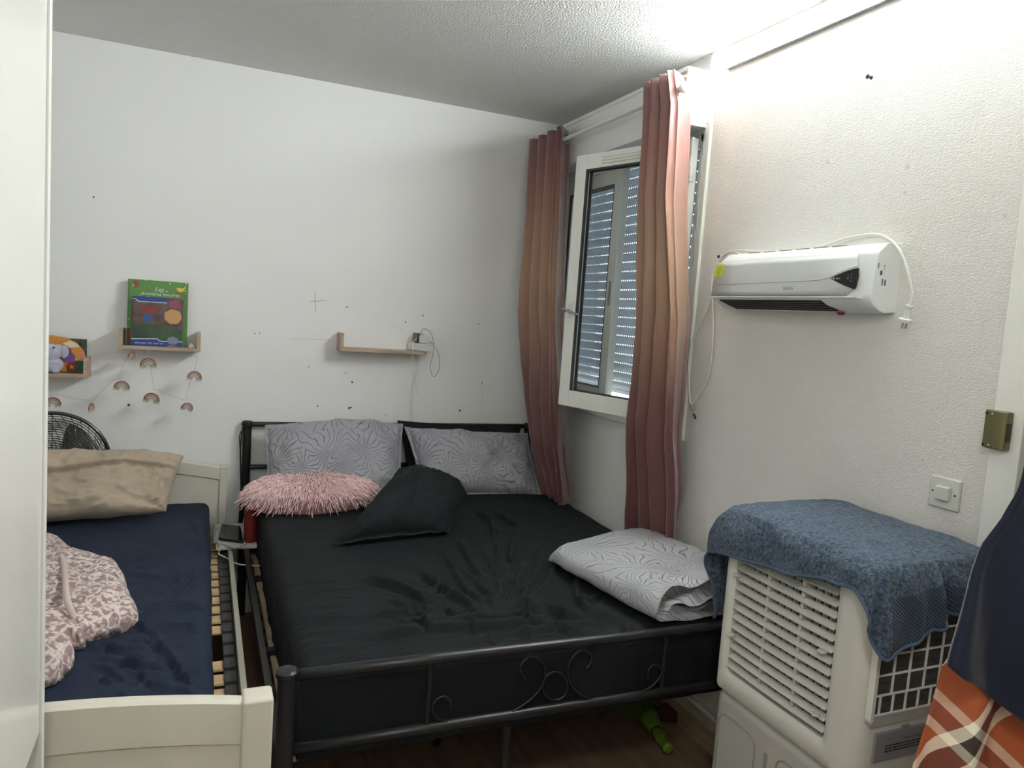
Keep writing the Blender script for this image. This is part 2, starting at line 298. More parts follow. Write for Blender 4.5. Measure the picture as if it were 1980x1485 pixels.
def build(name, mb, m, parent=None, smooth=False, bevel=0, mods=None, uv=None, seg=2):
    ms = m if isinstance(m, (list, tuple)) else [m]
    V = np.array(mb.v)
    if parent is None:
        lo = V.min(0); hi = V.max(0); o0 = Vector(((lo[0]+hi[0])/2, (lo[1]+hi[1])/2, lo[2]))
    else: o0 = org(parent)
    me = bpy.data.meshes.new(name); me.from_pydata([tuple(p) for p in (V-np.array(o0))], [], mb.f)
    for x in ms: me.materials.append(x)
    if len(ms) > 1: me.polygons.foreach_set('material_index', mb.m)
    if uv is not None:
        l = me.uv_layers.new(name='UVMap'); U = np.array(uv)[[lp.vertex_index for lp in me.loops]]
        l.data.foreach_set('uv', U.reshape(-1))
    if smooth: me.polygons.foreach_set('use_smooth', [True]*len(me.polygons))
    me.update()
    o = bpy.data.objects.new(name, me); COL.objects.link(o)
    if parent is None: o.location = o0
    else: o.parent = parent
    if bevel:
        b = o.modifiers.new('bevel', 'BEVEL'); b.width = bevel; b.segments = seg; b.limit_method = 'ANGLE'; b.angle_limit = radians(40)
        me.polygons.foreach_set('use_smooth', [True]*len(me.polygons))
        w = o.modifiers.new('wn', 'WEIGHTED_NORMAL'); w.keep_sharp = False
    for k in (mods or []):
        if k[0] == 'sub': q = o.modifiers.new('sub', 'SUBSURF'); q.levels = q.render_levels = k[1]
        if k[0] == 'solid': q = o.modifiers.new('solid', 'SOLIDIFY'); q.thickness = k[1]; q.offset = k[2] if len(k) > 2 else 0
        if k[0] == 'remesh': q = o.modifiers.new('rm', 'REMESH'); q.mode = 'VOXEL'; q.voxel_size = k[1]; q.use_smooth_shade = True
        if k[0] == 'smooth': q = o.modifiers.new('sm', 'SMOOTH'); q.factor = .5; q.iterations = k[1]
    return o
def tag(o, label=None, cat=None, group=None, kind=None):
    if label: o['label'] = label
    if cat: o['category'] = cat
    if group: o['group'] = group
    if kind: o['kind'] = kind
    return o
def thing(name, loc, label, cat, group=None, kind=None):
    o = bpy.data.objects.new(name, None); COL.objects.link(o); o.location = loc; o.empty_display_size = .05
    return tag(o, label, cat, group, kind)
def struct(name, mb, m, label=None, **k):
    o = build(name, mb, m, **k); o['kind'] = 'structure'
    if label: o['label'] = label
    return o
def text_mb(mb, txt, size, o, ux, uy, mi=0, align='CENTER', shear=0, off=.0006):
    cu = bpy.data.curves.new('t', 'FONT'); cu.body = txt; cu.size = size; cu.align_x = align; cu.align_y = 'CENTER'; cu.shear = shear; cu.resolution_u = 2
    ob = bpy.data.objects.new('t', cu); me = ob.to_mesh()
    o = Vector(o); ux = Vector(ux).normalized(); uy = Vector(uy).normalized(); n = ux.cross(uy)
    mb.add([o+ux*v.co.x+uy*v.co.y+n*off for v in me.vertices], [tuple(p.vertices) for p in me.polygons], mi)
    ob.to_mesh_clear(); bpy.data.objects.remove(ob); bpy.data.curves.remove(cu)
def fbm(x, y, z=0, o=3): return noise.fractal(Vector((x, y, z)), 1.0, 2.0, o)
def spline(pts, n=8):
    pts = [np.array(p, float) for p in pts]; P = [2*pts[0]-pts[1]]+pts+[2*pts[-1]-pts[-2]]; out = []
    for i in range(1, len(P)-2):
        a, b, c, d = P[i-1:i+3]
        for k in range(n):
            t = k/n; out.append(.5*((2*b)+(-a+c)*t+(2*a-5*b+4*c-d)*t*t+(-a+3*b-3*c+d)*t**3))
    out.append(pts[-1]); return out
def interp(rows, t):     # rows sorted by first value, returns interpolated rest
    rows = sorted(rows); 
    return [float(np.interp(t, [r[0] for r in rows], [r[i] for r in rows])) for i in range(1, len(rows[0]))]
# ================================================================== ROOM
XL, YR = -.93, -.9
X2 = 1.99        # outer face of the window wall
mb = MB(); mb.box(XL-.1, 3.0, YR-.1, YW+.1, FZ-.1, FZ); struct('floor', mb, M['floor'], 'brown wood laminate floor under the beds')
mb = MB(); mb.box(XL-.1, 3.0, YR-.1, YW+.1, CZ, CZ+.1); struct('ceiling', mb, M['ceiling'], 'white popcorn textured ceiling')
# back wall with its specks and pencil cross
mb = MB(); mb.box(XL-.1, X2+.15, YW, YW+.1, FZ, CZ)
def speck(px, py, r=.0035, sq=1.):
    c = on_y(px, py, YW-.0006); mb.add([(c[0]+r*cos(a*pi/4), c[1], c[2]+sq*r*sin(a*pi/4)) for a in range(8)], [tuple(range(8))], 1)
for q in ((671, 594, .003, 1.8), (493, 645, .003), (502, 644, .003), (597, 709, .003), (668, 721, .003), (681, 739, .005), (614, 785, .004), (675, 789, .006), (679, 788, .005), (784, 623, .003, 1.6), (818, 610, .003, 1.8), (925, 627, .003, 1.5), (932, 740, .003, 1.6), (889, 794, .006), (746, 802, .003), (249, 783, .006), (181, 381, .004)): speck(*q)
def wline(pts, w=.0012, mi=2):
    for a, b in zip(pts, pts[1:]):
        A = on_y(*a, YW-.0005); B = on_y(*b, YW-.0005); d = (B-A); d /= np.linalg.norm(d); nn = np.array([-d[2], 0, d[0]])*w
        mb.add([A-nn, B-nn, B+nn, A+nn], [(0, 1, 2, 3)], mi)
wline([(609, 562), (610, 605)]); wline([(600, 583), (632, 581)]); wline([(560, 655), (640, 657)], .0006); wline([(932, 745), (932, 800)], .0005); wline([(750, 625), (782, 640)], .0004)
struct('wall_back', mb, [M['wall'], M['dot'], M['pencil']], 'smooth white wall behind the two beds, with pencil cross and nail holes')
mb = MB(); mb.box(XL-.1, XL, YR, YW, FZ, CZ); struct('wall_left', mb, M['wall'])
mb = MB(); mb.box(XL-.1, 3.0, YR-.1, YR, FZ, CZ); struct('wall_rear', mb, M['wall'])
# right wall: papered part (y 2.462 .. doorway at 1.12 / .30), window part beyond
YS = 2.462; DY0, DY1, DZ = .27, 1.12, 1.95
mb = MB()
mb.box(XW, XW+.12, DY1+.012, YS, FZ, CZ); mb.box(XW, XW+.12, DY0, DY1+.012, DZ, CZ); mb.box(XW, XW+.12, YR, DY0, FZ, CZ)
for q, r in (((1600, 313), .006), ((1604, 316), .004), ((1755, 323), .008), ((1706, 380), .005), ((1750, 372), .006), ((1943, 418), .006), ((1728, 300), .003), ((1410, 1075), .004), ((1365, 1050), .003), ((1785, 890), .004), ((1710, 740), .003), ((1350, 840), .004)):
    c = on_x(*q, XW-.0006); mb.add([(c[0], c[1]-r*cos(a*pi/4)*(1+.3*sin(3*a)), c[2]+r*sin(a*pi/4)) for a in range(8)], [tuple(range(8))], 1)
struct('wall_right', mb, [M['paperwall'], mat('plaster_chip', rgb(214, 211, 204), .9)], 'white wall with woven relief wallpaper beside the doorway')
WY0, WY1, WZ0, WZ1 = 2.50, 3.80, .985, 2.20     # window opening
mb = MB()
mb.box(XW, X2, YS, WY0, FZ, CZ); mb.box(XW, X2, WY1, YW, FZ, CZ); mb.box(XW, X2, WY0, WY1, FZ, WZ0); mb.box(XW, X2, WY0, WY1, WZ1, CZ)
struct('wall_window', mb, M['wall'], 'smooth white wall under and over the window')
# trims: corner strip, sill moulding, baseboard and pipe
mb = MB(); mb.box(XW-.014, XW+.001, YS-.018, YS+.014, .955, CZ); struct('trim_1', mb, M['white'], 'narrow white batten between window wall and wallpaper', bevel=.002)
mb = MB(); mb.box(XW-.012, XW, WY0, YW, .953, .992); struct('trim_2', mb, M['white2'], 'white moulding under the window', bevel=.003)
mb = MB(); mb.box(XW-.016, XW, DY1+.09, YW, FZ, -.095); struct('baseboard_right', mb, M['plank'], 'unpainted wooden baseboard under the window wall')
mb = MB(); mb.box(XW-.012, XW, DY1+.09, YW, -.095, -.052); mb.tube([(XW-.012, DY1+.1, -.045), (XW-.012, YW, -.045)], .011, 10); struct('trim_3', mb, M['dirty'], 'white painted heating pipe along the foot of the window wall')
mb = MB(); mb.box(XL, XW-.02, YW-.014, YW, FZ, -.09); struct('baseboard_back', mb, M['white'])
# doorway: frame, jamb with strike slots
def frame_mb():
    mb = MB()
    mb.box(XW-.012, XW+.115, DY1-.0, DY1+.075, FZ, DZ+.07); mb.box(XW-.012, XW+.115, DY0-.075, DY0, FZ, DZ+.07); mb.box(XW-.012, XW+.115, DY0, DY1, DZ, DZ+.07)
    return mb
door = thing('door_1', (XW, DY0, FZ), 'open white door with clothes hung on it, right edge', None, kind='structure')
fr = frame_mb(); build('door_frame', fr, M['white2'], door, bevel=.003)
mb = MB(); mb.box(XW+.05, XW+.11, DY1-.014, DY1, FZ, DZ); build('door_stop', mb, M['white2'], door)
mb = MB()
for z0, z1 in ((1.022, 1.082), (.93, .993)): mb.box(XW-.003, XW+.012, DY1-.0006, DY1+.004, z0, z1)
build('strike_slot', mb, M['black'], door)
# hallway behind the doorway
mb = MB(); mb.box(2.9, 3.0, YR, YW, FZ, CZ); struct('wall_hallway', mb, M['wall'])
mb = MB(); mb.box(XW+.12, 2.9, 1.6, 1.7, FZ, CZ); struct('wall_hallway_end', mb, M['wall'])
# door leaf swung into the room, its free edge just outside the picture
HX, HY = XW-.015, DY0+.02; ang = radians(153)   # direction from hinge
dl = Vector((cos(ang), sin(ang), 0)); dn = Vector((sin(radians(27)), cos(radians(27)), 0))
T = Matrix.Translation((HX, HY, 0)) @ Matrix.Rotation(ang, 4, 'Z')
mb = MB(); mb.box(.0, .70, -.02, .02, FZ+.01, DZ-.01, 0, T); build('door_leaf', mb, M['white2'], door, bevel=.002)
# lock keeper on the frame
lk = MB(); Y0, Y1, Z0, Z1 = 1.143, 1.207, 1.17, 1.265
poly = [(XW-.012, Y1), (XW-.030, Y1-.004), (XW-.036, Y1-.02), (XW-.040, Y0+.014), (XW-.034, Y0), (XW-.012, Y0)]
lk.prism(poly, lambda p, s: (p[0], p[1], Z1 if s else Z0))
lkt = thing('lock_keeper', (XW-.012, (Y0+Y1)/2, Z0), 'olive bronze rim lock keeper screwed to the door frame', 'lock')
build('keeper_case', lk, M['brass'], lkt, bevel=.004)
mb = MB(); mb.box(XW-.034, XW-.018, Y0-.0012, Y0+.002, 1.192, 1.238); build('bolt_slot', mb, M['brassd'], lkt)
for zz in (1.178, 1.256):
    for yy in (Y1-.010, Y1-.028):
        mb = MB(); c = Vector((XW-.031 if yy > Y1-.02 else XW-.0372, yy, zz)); mb.lathe([(.0036, 0), (.0036, .0025), (.002, .003)], c, (-1, 0, 0), 10); build('screw', mb, M['chrome'] if yy < Y1-.02 else M['black'], lkt)
# light switch
sw = thing('light_switch', (XW, 1.30, .98), 'square cream light switch on the wallpaper above the towel', 'light switch')
mb = MB(); mb.box(XW-.010, XW, 1.257, 1.343, .985, 1.068); build('switch_plate', mb, M['creamp'], sw, bevel=.004)
mb = MB(); mb.box(XW-.022, XW-.009, 1.279, 1.318, 1.008, 1.045); build('rocker', mb, M['creamp'], sw, bevel=.004)
for yy in (1.268, 1.331):
    mb = MB(); mb.cyl((XW-.0095, yy, 1.027), (XW-.0108, yy, 1.027), .003, 8); build('screw', mb, M['dot'], sw)
# hook screws in the wallpaper
def screw_hook(q, label):
    c = on_x(*q, XW); t = thing('wall_screw', c, label, 'screw')
    mb = MB(); mb.cyl(c, c+np.array([-.014, 0, 0]), .0022, 8); mb.lathe([(.002, 0), (.007, .001), (.006, .004), (.001, .005)], c+np.array([-.014, .0, 0]), (-1, 0, 0), 10); mb.lathe([(.006, 0), (.005, .003)], c, (-1, 0, 0), 10)
    build('screw_head', mb, M['black'], t)
screw_hook((1685, 150), 'dark screw left in the upper part of the wallpapered wall')
screw_hook((1396, 497), 'dark screw left of the wall heater holding its cable')
# ================================================================== LAMP
lt = thing('wall_lamp', (XW, 1.6, 2.40), 'long bright tube light along the top of the wallpapered wall', 'lamp')
mb = MB(); mb.box(XW-.007, XW, .86, 2.375, 2.420, 2.458); build('lamp_body', mb, M['white'], lt)
mb = MB(); mb.box(XW-.0165, XW, .86, 2.375, 2.4065, 2.411); build('mounting_rail', mb, M['greyp'], lt)  # rail deepened into a lip that keeps lamp light off the wall
mb = MB(); mb.box(XW-.015, XW, .86, 2.375, 2.462, 2.466); build('top_baffle', mb, M['white'], lt)  # added baffle that cuts the lamp light on the nearby ceiling
mb = MB(); mb.prism([(XW-.006, 2.459)]+[(XW-.007-.0065*sin(pi*k/12), 2.438+.021*cos(pi*k/12)) for k in range(13)]+[(XW-.006, 2.417)], lambda p, s: (p[0], 2.365 if s else .87, p[1])); build('lamp_diffuser', mb, M['lamp'], lt)
cl_ = thing('fill_light', (-.05, -.30, 2.42), 'added fill light behind the viewer, shaped as a round opal ceiling light', 'lamp')  # added fill light, out of view, brightens surfaces that face the viewer
mb = MB(); mb.lathe([(.175, 0), (.175, .022), (.165, .030)], (-.05, -.30, 2.47), n=40); build('fill_plate', mb, M['white'], cl_)
mb = MB(); mb.lathe([(.02, -.070), (.08, -.062), (.13, -.042), (.160, -.010), (.165, .0)], (-.05, -.30, 2.472), n=40); build('fill_shade', mb, M['fill_lamp'], cl_, smooth=True)
# ================================================================== SHUTTER BOX
bx = thing('shutter_box', (1.76, YS+.02, 2.2), 'white roller shutter box over the window', 'shutter box')
BY0, BY1, BZ0, BZ1, BX = YS+.006, YW-.002, 2.212, 2.423, 1.702
mb = MB(); mb.box(BX+.006, XW, BY0+.012, BY1, BZ0, BZ1-.006); build('box_front', mb, M['wall'], bx)
mb = MB(); mb.box(BX-.001, XW, BY0, BY0+.012, BZ0-.004, BZ1+.003); build('end_panel', mb, M['white'], bx, bevel=.0015)
mb = MB(); mb.box(BX-.002, BX+.008, BY0+.012, BY1, BZ1-.012, BZ1+.004); build('top_edge', mb, M['white2'], bx)
for c in ((1.73, BZ1-.012), (1.73, BZ0+.012), (1.81, BZ0+.013)):
    mb = MB(); mb.cyl((c[0], BY0-.0012, c[1]), (c[0], BY0+.002, c[1]), .0028, 8); build('screw', mb, M['dot'], bx)
# ================================================================== WINDOW
win = thing('window_1', (1.9, 3.15, WZ0), 'two leaf white window with one leaf ajar and a slatted roller shutter outside', None, kind='structure')
FXa, FXb = 1.835, 1.90
mb = MB()      # fixed frame around the opening
mb.box(FXa, FXb, WY0, WY0+.03, WZ0, WZ1); mb.box(FXa, FXb, WY1-.03, WY1, WZ0, WZ1); mb.box(FXa, FXb, WY0, WY1, WZ0, WZ0+.03); mb.box(FXa, FXb, WY0, WY1, WZ1-.03, WZ1)
build('window_frame', mb, M['white2'], win, bevel=.002)
YM = 3.155
def leaf(parent, T, wd, z0, z1, st=.068, th=.042):
    """a casement leaf in local coords: x 0..wd from the hinge, y thickness"""
    mb = MB(); h = th/2
    mb.box(0, st, -h, h, z0, z1, 0, T); mb.box(wd-st, wd, -h, h, z0, z1, 0, T); mb.box(st, wd-st, -h, h, z0, z0+st+.01, 0, T); mb.box(st, wd-st, -h, h, z1-st, z1, 0, T)
    f = build('leaf_frame', mb, M['white2'], parent, bevel=.003)
    mb = MB(); i = .010
    for yy in (-h+.002, h-.012):
        mb.box(st-.002, st+i, yy, yy+.01, z0+st, z1-st, 0, T); mb.box(wd-st-i, wd-st+.002, yy, yy+.01, z0+st, z1-st, 0, T)
        mb.box(st, wd-st, yy, yy+.01, z0+st+.006, z0+st+.014, 0, T); mb.box(st, wd-st, yy, yy+.01, z1-st-.008, z1-st+.001, 0, T)
    build('gasket', mb, M['rubber'], f)
    mb = MB(); mb.box(st, wd-st, -.003, .003, z0+st+.008, z1-st, 0, T); build('pane', mb, M['glass'], f)
    return f
# closed leaf
Tc = Matrix.Translation((1.872, WY1-.022, 0)) @ Matrix.Rotation(-pi/2, 4, 'Z')
f1 = leaf(win, Tc, .62, WZ0+.02, WZ1-.03)
mb = MB(); mb.box(XW+.006, XW+.024, YM-.035, YM+.035, WZ0+.03, WZ1-.035); build('meeting_stile', mb, M['white2'], f1, bevel=.004)
mb = MB(); mb.box(XW-.001, XW+.01, YM-.012, YM+.004, 1.50, 1.62); build('latch_keeper', mb, M['greyp'], f1, bevel=.002)
# open leaf: hinged near the camera, free edge pulled into the room
hx, hy = 1.80, 2.515; ex, ey = 1.600, 3.135
an = math.atan2(ey-hy, ex-hx); WD = math.hypot(ex-hx, ey-hy)
To = Matrix.Translation((hx, hy, 0)) @ Matrix.Rotation(an, 4, 'Z')
f2 = leaf(win, To, WD, 1.008, 2.178)
for k in range(3):
    mb = MB(); mb.box(.10, WD-.17, .018, .030-.002*k, 2.125+.013*k, 2.133+.013*k, 0, To); build('vent_slat', mb, M['white2'], f2, bevel=.002)
for zz in (2.03, 1.60, 1.14):
    mb = MB(); mb.cyl(To @ Vector((-.006, .026, zz-.03)), To @ Vector((-.006, .026, zz+.03)), .008, 12); mb.cyl(To @ Vector((-.006, .026, zz-.012)), To @ Vector((-.006, .026, zz+.012)), .010, 12); build('hinge', mb, M['white'], f2, smooth=False, bevel=.001)
mb = MB(); mb.box(.02, .035, .02, .035, 2.04, 2.075, 0, To); build('catch', mb, M['white2'], f2)
# handle
hc = WD-.036
mb = MB(); mb.lathe([(.013, 0), (.013, .006), (.008, .010)], To @ Vector((hc, .021, 1.460)), To.to_3x3() @ Vector((0, 1, 0)), 16)
mb.box(hc-.014, hc+.014, .020, .024, 1.425, 1.495, 0, To)
hd = build('handle_plate', mb, M['white'], f2, bevel=.001)
mb = MB(); mb.tube([To @ Vector(p) for p in ((hc+.0, .025, 1.460), (hc+.0, .048, 1.460), (hc-.01, .052, 1.459), (hc-.06, .052, 1.447), (hc-.078, .049, 1.443))], .006, 10)
mb.tube([To @ Vector(p) for p in ((hc+.0, .049, 1.460), (hc+.045, .047, 1.468))], .006, 10)
build('handle', mb, M['chrome'], f2, smooth=True)
# roller shutter: curved slats with light slots between them
XS = 1.965
mb = MB(); pitch = .0465; ys0, ys1 = WY0+.005, WY1-.005; k = 0; z = 1.075
while z < WZ1+.03:
    prof = [(XS+.001, z+.004), (XS-.007, z+.010), (XS-.010, z+.020), (XS-.009, z+.031), (XS-.002, z+.045), (XS+.003, z+.0455), (XS+.003, z+.004)]
    mb.prism(prof, lambda p, s: (p[0], ys1 if s else ys0, p[1]))
    y = ys0
    while y < ys1: mb.box(XS, XS+.003, y, y+.0105, z+.0455, z+.0505); y += .018
    z += pitch; k += 1
mb.box(XS-.008, XS+.008, ys0, ys1, 1.062, 1.080)
sm_ = mat('shutter_pvc', rgb(215, 219, 224), .5); nt = sm_.node_tree; tl = nt.nodes.new('ShaderNodeBsdfTranslucent'); tl.inputs[0].default_value = (.75, .82, .92, 1); mxs = nt.nodes.new('ShaderNodeMixShader'); mxs.inputs[0].default_value = .16
nt.links.new(nt.nodes['Principled BSDF'].outputs[0], mxs.inputs[1]); nt.links.new(tl.outputs[0], mxs.inputs[2]); nt.links.new(mxs.outputs[0], nt.nodes['Material Output'].inputs[0])
build('roller_shutter', mb, sm_, win)
mb = MB()
for yy in (ys0-.004, ys1-.014): mb.box(XS-.016, XS+.014, yy, yy+.018, WZ0, WZ1)
build('shutter_rail', mb, M['white2'], win)
mb = MB(); mb.box(1.90, 2.10, WY0, WY1, WZ0-.03, WZ0+.006); build('window_sill', mb, M['white'], win)
# light balcony parapet outside, seen under the shutter
mb = MB(); mb.box(3.3, 3.4, 1.0, 6.0, FZ, 1.0); struct('trim_4', mb, M['white'], 'pale parapet outside the window')
# ================================================================== CURTAIN ROD + CURTAINS
RX, RZ = 1.640, 2.315
rod = thing('curtain_rod', (RX, 3.0, RZ), 'thin white curtain rod in front of the shutter box', 'curtain rod')
mb = MB(); mb.cyl((RX, 2.405, RZ), (RX, 3.05, RZ), .0125, 16); mb.cyl((RX, 3.0, RZ), (RX, 3.78, RZ), .0095, 16); build('rod', mb, M['white'], rod, smooth=False, bevel=.001)
mb = MB(); mb.ball((RX, 2.396, RZ), .021); build('ball_finial', mb, M['white'], rod, smooth=True)
mb = MB(); mb.ball((RX, 3.79, RZ), .016); build('ball_finial', mb, M['white'], rod, smooth=True)
for yy in (2.425, 3.76):
    mb = MB(); mb.tube([(BX+.004, yy, RZ+.055), (RX+.012, yy-.004, RZ+.052), (RX-.013, yy, RZ+.012), (RX-.013, yy, RZ-.012), (RX, yy, RZ-.018), (RX+.016, yy, RZ-.02), (BX+.004, yy, RZ-.02)], .0022, 6)
    build('wire_bracket', mb, M['white'], rod)
def curtain(name, rows, folds, label, seed, ztop, zbot, nu=150, nv=70, ring_us=()):
    """rows: (z, yl, yr, x0, amp)"""
    P = []; UV = []
    for i in range(nv+1):
        v = i/nv; z = zbot+(ztop-zbot)*v; yl, yr, x0, amp = interp(rows, z); R = []
        for j in range(nu+1):
            u = j/nu
            ph = 2*pi*folds*u+.7*fbm(u*3, seed, v*1.2)*(1-v)
            a = 1.15*amp*(1+.5*fbm(u*5, seed+3, v*1.5)*(1-.7*v))
            wob = .010*fbm(u*9, seed+9, v*5)*(1-v)*2
            y = yl+(yr-yl)*u+.016*sin(2*ph+1)*(yl-yr)/.3
            R.append((x0+a*(cos(ph)+.25*cos(2*ph+.6)+.12*sin(3*ph))+wob, y, z+.006*sin(ph*1.0)*(1 if i == nv else 0))); UV.append((u, (z-.4)/2.0))
        P.append(R)
    mb = MB(); mb.grid(P)
    t = thing(name, (rows[0][3], (rows[0][1]+rows[0][2])/2, ztop), label, 'curtain', 'brown curtains on the white rod')
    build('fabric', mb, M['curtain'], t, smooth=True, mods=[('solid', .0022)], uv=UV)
    mb = MB()   # stitched side hem
    return t
LROWS = [(2.38, 3.775, 3.375, 1.635, .036), (2.0, 3.74, 3.34, 1.635, .042), (1.45, 3.665, 3.245, 1.615, .05), (1.0, 3.58, 3.16, 1.62, .05), (.80, 3.53, 3.15, 1.64, .05), (.60, 3.46, 3.15, 1.68, .045), (.497, 3.42, 3.16, 1.695, .04)]
RROWS = [(2.40, 2.640, 2.440, 1.635, .036), (2.25, 2.635, 2.395, 1.65, .045), (1.9, 2.635, 2.39, 1.665, .05), (1.45, 2.63, 2.33, 1.69, .05), (1.0, 2.66, 2.32, 1.70, .048), (.75, 2.69, 2.31, 1.735, .042), (.5, 2.735, 2.34, 1.768, .03), (.15, 2.72, 2.35, 1.782, .022)]
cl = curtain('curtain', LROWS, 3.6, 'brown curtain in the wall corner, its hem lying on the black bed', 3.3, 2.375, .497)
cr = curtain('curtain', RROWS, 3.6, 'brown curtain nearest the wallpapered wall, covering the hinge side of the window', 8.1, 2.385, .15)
def grommet(parent, y, x=RX, tilt=.5):
    mb = MB(); T = Matrix.Translation((x, y, RZ)) @ Matrix.Rotation(tilt, 4, 'Z'); mb.tube([T @ Vector((.021*cos(a*pi/9), 0, .025*sin(a*pi/9))) for a in range(18)], .0035, 6, closed=True)
    build('grommet', mb, M['chrome'], parent, smooth=True)
for yy in (3.38, 3.44, 3.53, 3.61, 3.70): grommet(cl, yy)
for yy in (2.452, 2.50, 2.55, 2.60): grommet(cr, yy)
# ================================================================== WALL HEATER
HT = thing('wall_heater', (XW, 1.87, 1.49), 'white fan heater with black display mounted on the wallpapered wall', 'heater')
hy0, hy1 = 1.520, 2.205
HP = [(0, 1.497), (.045, 1.492), (.075, 1.497), (.105, 1.512), (.122, 1.530), (.122, 1.545), (.118, 1.600), (.110, 1.655), (.102, 1.668), (.085, 1.680), (.060, 1.692), (.03, 1.696), (0, 1.697)]  # (depth, z)
mb = MB(); ys = [hy0, hy0+.004, hy0+.018, hy0+.05, hy1-.05, hy1-.018, hy1-.004, hy1]; ins = [.34, .28, .12, 0, 0, .12, .28, .34]
P = []
for y, q in zip(ys, ins):
    R = []
    for d, z in HP:
        dd = d*(1-q*(.55 if d > .06 else .1)) ; zz = z+(1.6-z)*q*.06
        R.append((XW-dd, y, zz))
    P.append(R)
n = len(HP); mb.grid(P); mb.f.append(tuple(range(n))); mb.m.append(0); mb.f.append(tuple(range(len(ys)*n-1, (len(ys)-1)*n-1, -1))); mb.m.append(0)
build('heater_body', mb, M['plastic'], HT, bevel=.002)
def hx_(z): return XW-float(np.interp(z, [1.53, 1.545, 1.60, 1.655, 1.668], [.122, .122, .118, .110, .102]))
# front panel
pan = [(hy0+.045, 1.655), (hy0+.036, 1.60), (hy0+.045, 1.552), (hy0+.062, 1.540), (hy1-.012, 1.540), (hy1-.006, 1.56), (hy1-.012, 1.655)]
mb = MB(); zs = np.linspace(1.538, 1.657, 9); P = []
for z in zs:
    yl = float(np.interp(z, [1.538, 1.548, 1.60, 1.657], [hy0+.066, hy0+.048, hy0+.038, hy0+.050])); P.append([(hx_(z)-.003, yl+(hy1-.012-yl)*u, z) for u in np.linspace(0, 1, 6)])
mb.grid(P); pn = build('front_panel', mb, mat('satin_silver_plastic', rgb(203, 206, 203), .3), HT, smooth=True, mods=[('solid', .006, 0)])
mb = MB()   # groove line across the panel, lip under it
gl = [(hy1-.02, 1.586), (hy1-.045, 1.577), (1.70, 1.584), (1.66, 1.590), (1.60, 1.612), (1.56, 1.622)]
mb.tube([(hx_(z)-.0062, y, z) for y, z in gl], .0010, 6); build('panel_groove', mb, M['greyp'], pn)
mb = MB(); mb.box(XW-.128, XW-.10, hy0+.03, hy1-.005, 1.531, 1.537); build('lip', mb, M['white'], HT, bevel=.002)
# black triangular display
tri = [(1.648, 1.588), (1.63, 1.597), (1.60, 1.607), (1.572, 1.614), (1.555, 1.616), (1.550, 1.590), (1.553, 1.562), (1.556, 1.556), (1.59, 1.566), (1.62, 1.577)]
mb = MB(); mb.prism(tri, lambda p, s: (hx_(p[1])-(.0082 if s else .003), p[0], p[1])); dsp = build('display', mb, M['blackg'], HT)
for y, z, r in ((1.642, 1.588, .0016), (1.634, 1.588, .003), (1.622, 1.588, .0034), (1.613, 1.5875, .002), (1.583, 1.588, .0022), (1.583, 1.5945, .0014), (1.571, 1.600, .0014), (1.571, 1.594, .0012), (1.571, 1.587, .0013), (1.571, 1.579, .0018)):
    mb = MB(); mb.cyl((hx_(z)-.008, y, z), (hx_(z)-.0095, y, z), r, 10); build('button', mb, M['greyp'], dsp)
mb = MB(); text_mb(mb, 'QUIGG', .0135, (hx_(1.561)-.0064, 1.815, 1.561), (0, -1, 0), (-.05, 0, 1)); build('lettering', mb, M['ink'], pn)
# black outlet grille under the lip
mb = MB(); oy0, oy1 = 1.665, 2.155
mb.add([(XW-.118, oy1, 1.524), (XW-.118, oy0+.02, 1.524), (XW-.079, oy0-.015, 1.4968), (XW-.079, oy1-.05, 1.4968)], [(0, 1, 2, 3)])
g = build('air_outlet', mb, M['black'], HT, mods=[('solid', .006)])
for k in range(4):
    t = .15+.22*k; mb = MB(); a = Vector((XW-.118, oy1, 1.524)).lerp(Vector((XW-.079, oy1-.05, 1.4968)), t); b = Vector((XW-.118, oy0+.02, 1.524)).lerp(Vector((XW-.079, oy0-.015, 1.4968)), t)
    mb.tube([a+Vector((-.003, -.005, -.002)), b+Vector((-.003, .005, -.002))], .0016, 6); build('louver', mb, M['rubber'], g)
# top intake vents, side label, sticker, switch
for k in range(6):
    mb = MB(); y = 1.66+.075*k; mb.box(XW-.064, XW-.052, y, y+.055, 1.6900, 1.6935); build('top_vent', mb, M['greyp'], HT)
mb = MB(); st = [(1.620, 2.185), (1.655, 2.135)]
P = [[(hx_(z)-.0066, y, z) for y in (2.190, 2.148)] for z in np.linspace(1.606, 1.650, 4)]
mb.grid(P); stk = build('green_sticker', mb, M['gold'], HT, mods=[('solid', .0006)])
mb = MB()
for k, (z, w) in enumerate(((1.645, .012), (1.6385, .030), (1.634, .024), (1.6275, .034), (1.622, .018), (1.6165, .02), (1.611, .016))):
    x = hx_(z)-.0076; mb.box(x-.0003, x, 2.169-w/2, 2.169+w/2, z-.0006, z+.0006)
build('sticker_print', mb, M['inkd'], stk)
mb = MB(); ox = XW-.070
for k, (z0, z1, w) in enumerate(((1.617, 1.632, .003), (1.600, 1.612, .008), (1.571, 1.590, .004), (1.571, 1.588, .005))):
    mb.box(ox-.016+.010*k, ox-.016+.010*k+w, hy0-.0004, hy0+.001, z0, z1)
text_mb(mb, 'CE', .012, (ox+.008, hy0-.0005, 1.622), (0, 0, 1), (-1, 0, 0)); build('rating_label', mb, M['ink'], HT)
mb = MB(); mb.prism([(XW-.075, 1.493), (XW-.060, 1.493), (XW-.066, 1.485)], lambda p, s: (p[0], 1.64+(.022 if s else 0), p[1])); build('power_switch', mb, M['red'], HT)
